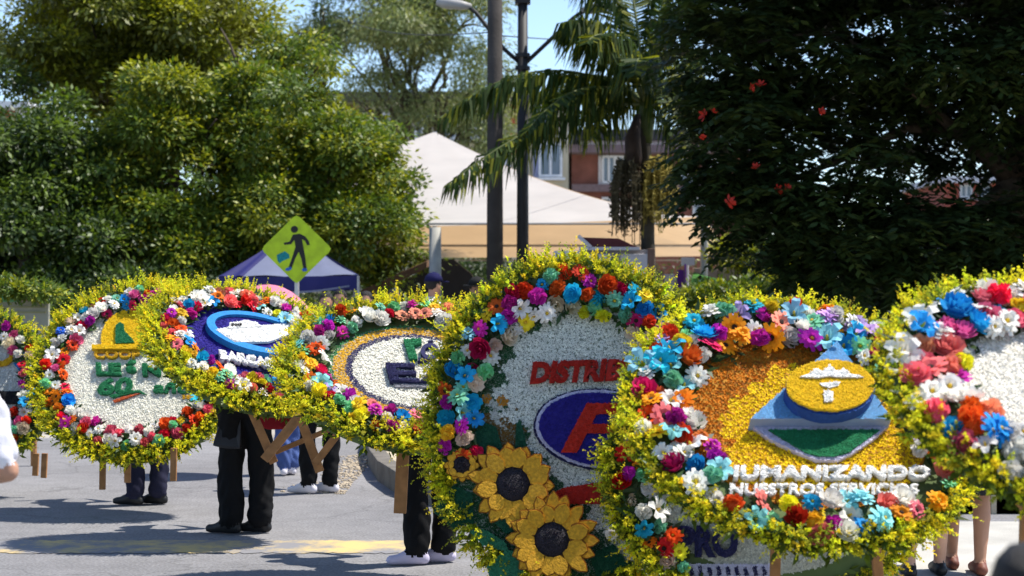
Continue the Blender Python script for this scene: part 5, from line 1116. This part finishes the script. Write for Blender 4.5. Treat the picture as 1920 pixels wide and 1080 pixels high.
# retaining walls and grass bank right of the kiosk
RW = mat('pinkish_block', (.30, .22, .19), .9, .25, 5, .3, 20)
def wallbox(name, label, u0, v0, u1, v1, Y, d, m, skew=0):
    a, b = P(u0, v1, Y), P(u1, v0, Y); root = empty(name, ((a.x + b.x) / 2, Y, 0), label, 'wall'); h = (b.z - a.z); n = max(2, round((b.x - a.x) / .42)); rows = max(1, round(h / .2)); wv = (b.x - a.x) / n; hv = h / rows
    for r in range(rows):
        for i in range(n):
            mb = MB(); mb.box((a.x - root.location.x + wv * (i + .5 + (.25 if r % 2 else -.25)), random.uniform(-.01, .01), a.z + hv * (r + .5)), (wv * .96, d, hv * .94)); mb.build('block', m, root, bevel=.01)
    mb = MB(); mb.box(((a.x + b.x) / 2 - root.location.x, .04, b.z / 2 - .01), (b.x - a.x - .1, d * .8, b.z - .02)); mb.build('core', mat('mortar', (.16, .14, .12), .95, .2), root)
wallbox('retaining_wall', 'upper pinkish block retaining wall behind the yellow green shrub', 1340, 484, 1440, 498, 30, .35, RW)
wallbox('retaining_wall', 'lower pinkish block retaining wall above the grass bank', 1310, 502, 1400, 530, 28.4, .35, RW)
gb = MB(); q = [(P(1300, 510, 28)), (P(1420, 545, 28)), (P(1460, 590, 26.5)), (P(1280, 590, 26.5))]; vs = [Vector((x.x, x.y, x.z)) for x in q] + [Vector((x.x, x.y, -.05)) for x in q]
gb.add(vs, [(0, 3, 2, 1), (4, 5, 6, 7), (0, 1, 5, 4), (1, 2, 6, 5), (2, 3, 7, 6), (3, 0, 4, 7)]); tag(gb.build('grass_bank', mat('turf', (.035, .13, .02), .95, .3, 5, .5, 60)), kind='structure')
mb = MB(); a = P(1290, 490, 26); mb.box((0, 0, a.z), (.20, .06, .12)); mb.tube([(0, .05, 0), (0, .05, a.z)], .02, 6)
o = mb.build('box_on_post', KW); o.location = (a.x, a.y, 0); tag(o, 'small white box on a thin post right of the kiosk', 'box')
mb = MB(); a = P(1276, 520, 25.4); mb.box((0, 0, a.z - .1), (.10, .03, .42)); mb.tube([(.07, 0, 0), (.07, 0, a.z + .2)], .015, 6); o = mb.build('pennant', mat('purple_cloth', (.10, .02, .22), .8, .1)); o.location = (a.x, a.y, 0); tag(o, 'narrow purple pennant hanging on a pole right of the kiosk', 'pennant')
mb = MB(); a = P(1255, 520, 25.2); mb.box((0, 0, a.z - .15), (.15, .04, .40)); mb.box((0, .03, (a.z - .35) / 2), (.04, .04, a.z - .35)); o = mb.build('notice_board', mat('pale_lilac', (.60, .56, .74), .7, .1)); o.location = (a.x, a.y, 0); tag(o, 'pale lilac notice board between kiosk and purple pennant', 'notice board')
mb = MB(); a = P(1318, 548, 25); mb.box((0, 0, a.z), (.10, .08, .07)); mb.tube([(-.05, .0, 0), (-.05, 0, a.z + .22)], .018, 6); o = mb.build('short_post', mat('post_blue', (.02, .13, .42), .6, .1)); o.location = (a.x, a.y, 0); tag(o, 'short post with a small blue box among the shrubs', 'post')

# ------------------------------------------------------------------ buildings
GLASS = mat('window_glass', (.10, .14, .20), .15, .2, .5, spec=.8); FRAME = mat('window_frame', (.62, .64, .68), .6, .1)
def building(label, u0, u1, vt, Y, depth, wallm, wins, roofm, bands=(), panels=(), name='apartment_building', slab=.35):
    c = P((u0 + u1) / 2, vt, Y); root = empty(name, (c.x, c.y, 0), label, 'building'); ro = root.location; W = (u1 - u0) / FPX * Y
    mb = MB(); mb.box((0, depth / 2, c.z / 2), (W, depth, c.z)); mb.build('wall', wallm, root)
    mb = MB(); mb.box((0, depth / 2 - .15, c.z + slab / 2 + .003), (W + .8, depth + .9, slab)); mb.build('roof', roofm, root)
    for (a0, b0, a1, b1, m, d) in list(bands) + list(panels):
        p, q = P(a0, b1, Y) - ro, P(a1, b0, Y) - ro; mb = MB(); mb.box(((p.x + q.x) / 2, -d / 2 - .004, (p.z + q.z) / 2), (q.x - p.x, d, q.z - p.z)); mb.build('wall_panel', m, root)
    for (a0, b0, a1, b1) in wins:
        p, q = P(a0, b1, Y) - ro, P(a1, b0, Y) - ro; cx, cz2, ww, hh = (p.x + q.x) / 2, (p.z + q.z) / 2, q.x - p.x, q.z - p.z; t = .09
        fr = MB()
        for x in (-ww / 2, 0, ww / 2): fr.box((cx + x, -.14, cz2), (t, .12, hh + t))
        for z in (-hh / 2, hh / 2): fr.box((cx, -.141, cz2 + z), (ww + t, .124, t))
        w_ = fr.build('window', FRAME, root)
        for sgn in (-1, 1): g = MB(); g.box((cx + sgn * ww / 4, -.10, cz2), (ww / 2 - t - .01, .02, hh - t)); g.build('pane', GLASS, w_)
        sl = MB(); sl.box((cx, -.16, cz2 - hh / 2 - .12), (ww + .3, .2, .1)); sl.build('sill', FRAME, w_)
    return root
BRK = mat('red_brick', (.19, .075, .058), .9, .2, 2, .2, 60); CRM = mat('cream_plaster', (.40, .36, .27), .9, .12, 1); REDP = mat('red_plaster', (.34, .05, .03), .85, .1); PALEW = mat('pale_wall', (.62, .62, .68), .85, .08); DRK = mat('dark_roof', (.05, .045, .05), .8, .2); MAU = mat('mauve_band', (.16, .12, .14), .85, .15)
building('red brick apartment building with pale windows seen right of the palm', 1072, 1420, 288, 75, 12, BRK, [(1130, 294, 1152, 342), (1156, 294, 1180, 342), (1230, 300, 1256, 345), (1275, 300, 1300, 345), (1330, 300, 1356, 345), (1130, 372, 1160, 420), (1230, 372, 1256, 420), (1300, 372, 1330, 420)], MAU,
         bands=[(1072, 280, 1420, 290, MAU, .25), (1122, 292, 1190, 346, PALEW, .06), (1072, 346, 1420, 360, MAU, .3)])
building('pale upper storey with dark flat roof behind the palm trunk', 1090, 1330, 264, 82, 12, PALEW, [(1255, 268, 1275, 282)], DRK, slab=.5, bands=[(1255, 262, 1330, 275, BRK, .1)])
building('cream apartment building with red panels behind the thick pole', 590, 1066, 192, 66, 14, CRM, [(1012, 270, 1052, 330), (1012, 200, 1040, 250), (880, 215, 905, 260), (830, 215, 855, 260), (700, 215, 730, 265), (780, 215, 805, 262), (700, 290, 730, 330), (940, 290, 955, 330)], DRK,
         panels=[(958, 196, 990, 232, REDP, .08), (640, 196, 672, 222, REDP, .08), (958, 250, 975, 290, REDP, .08), (1000, 192, 1011, 360, mat('blue_grey', (.22, .24, .38), .8, .1), .12)])
building('small red roofed house seen through the gap in the right tree', 1770, 1870, 344, 90, 10, mat('red_wall', (.38, .10, .07), .85, .15), [(1800, 348, 1820, 370), (1835, 348, 1855, 370)], PALEW)
building('white house with a red roof strip at the left frame edge', -80, 44, 204, 90, 10, PALEW, [(5, 250, 25, 280)], mat('white_roof', (.70, .70, .74), .8, .05), panels=[(-60, 208, 30, 228, REDP, .1)])
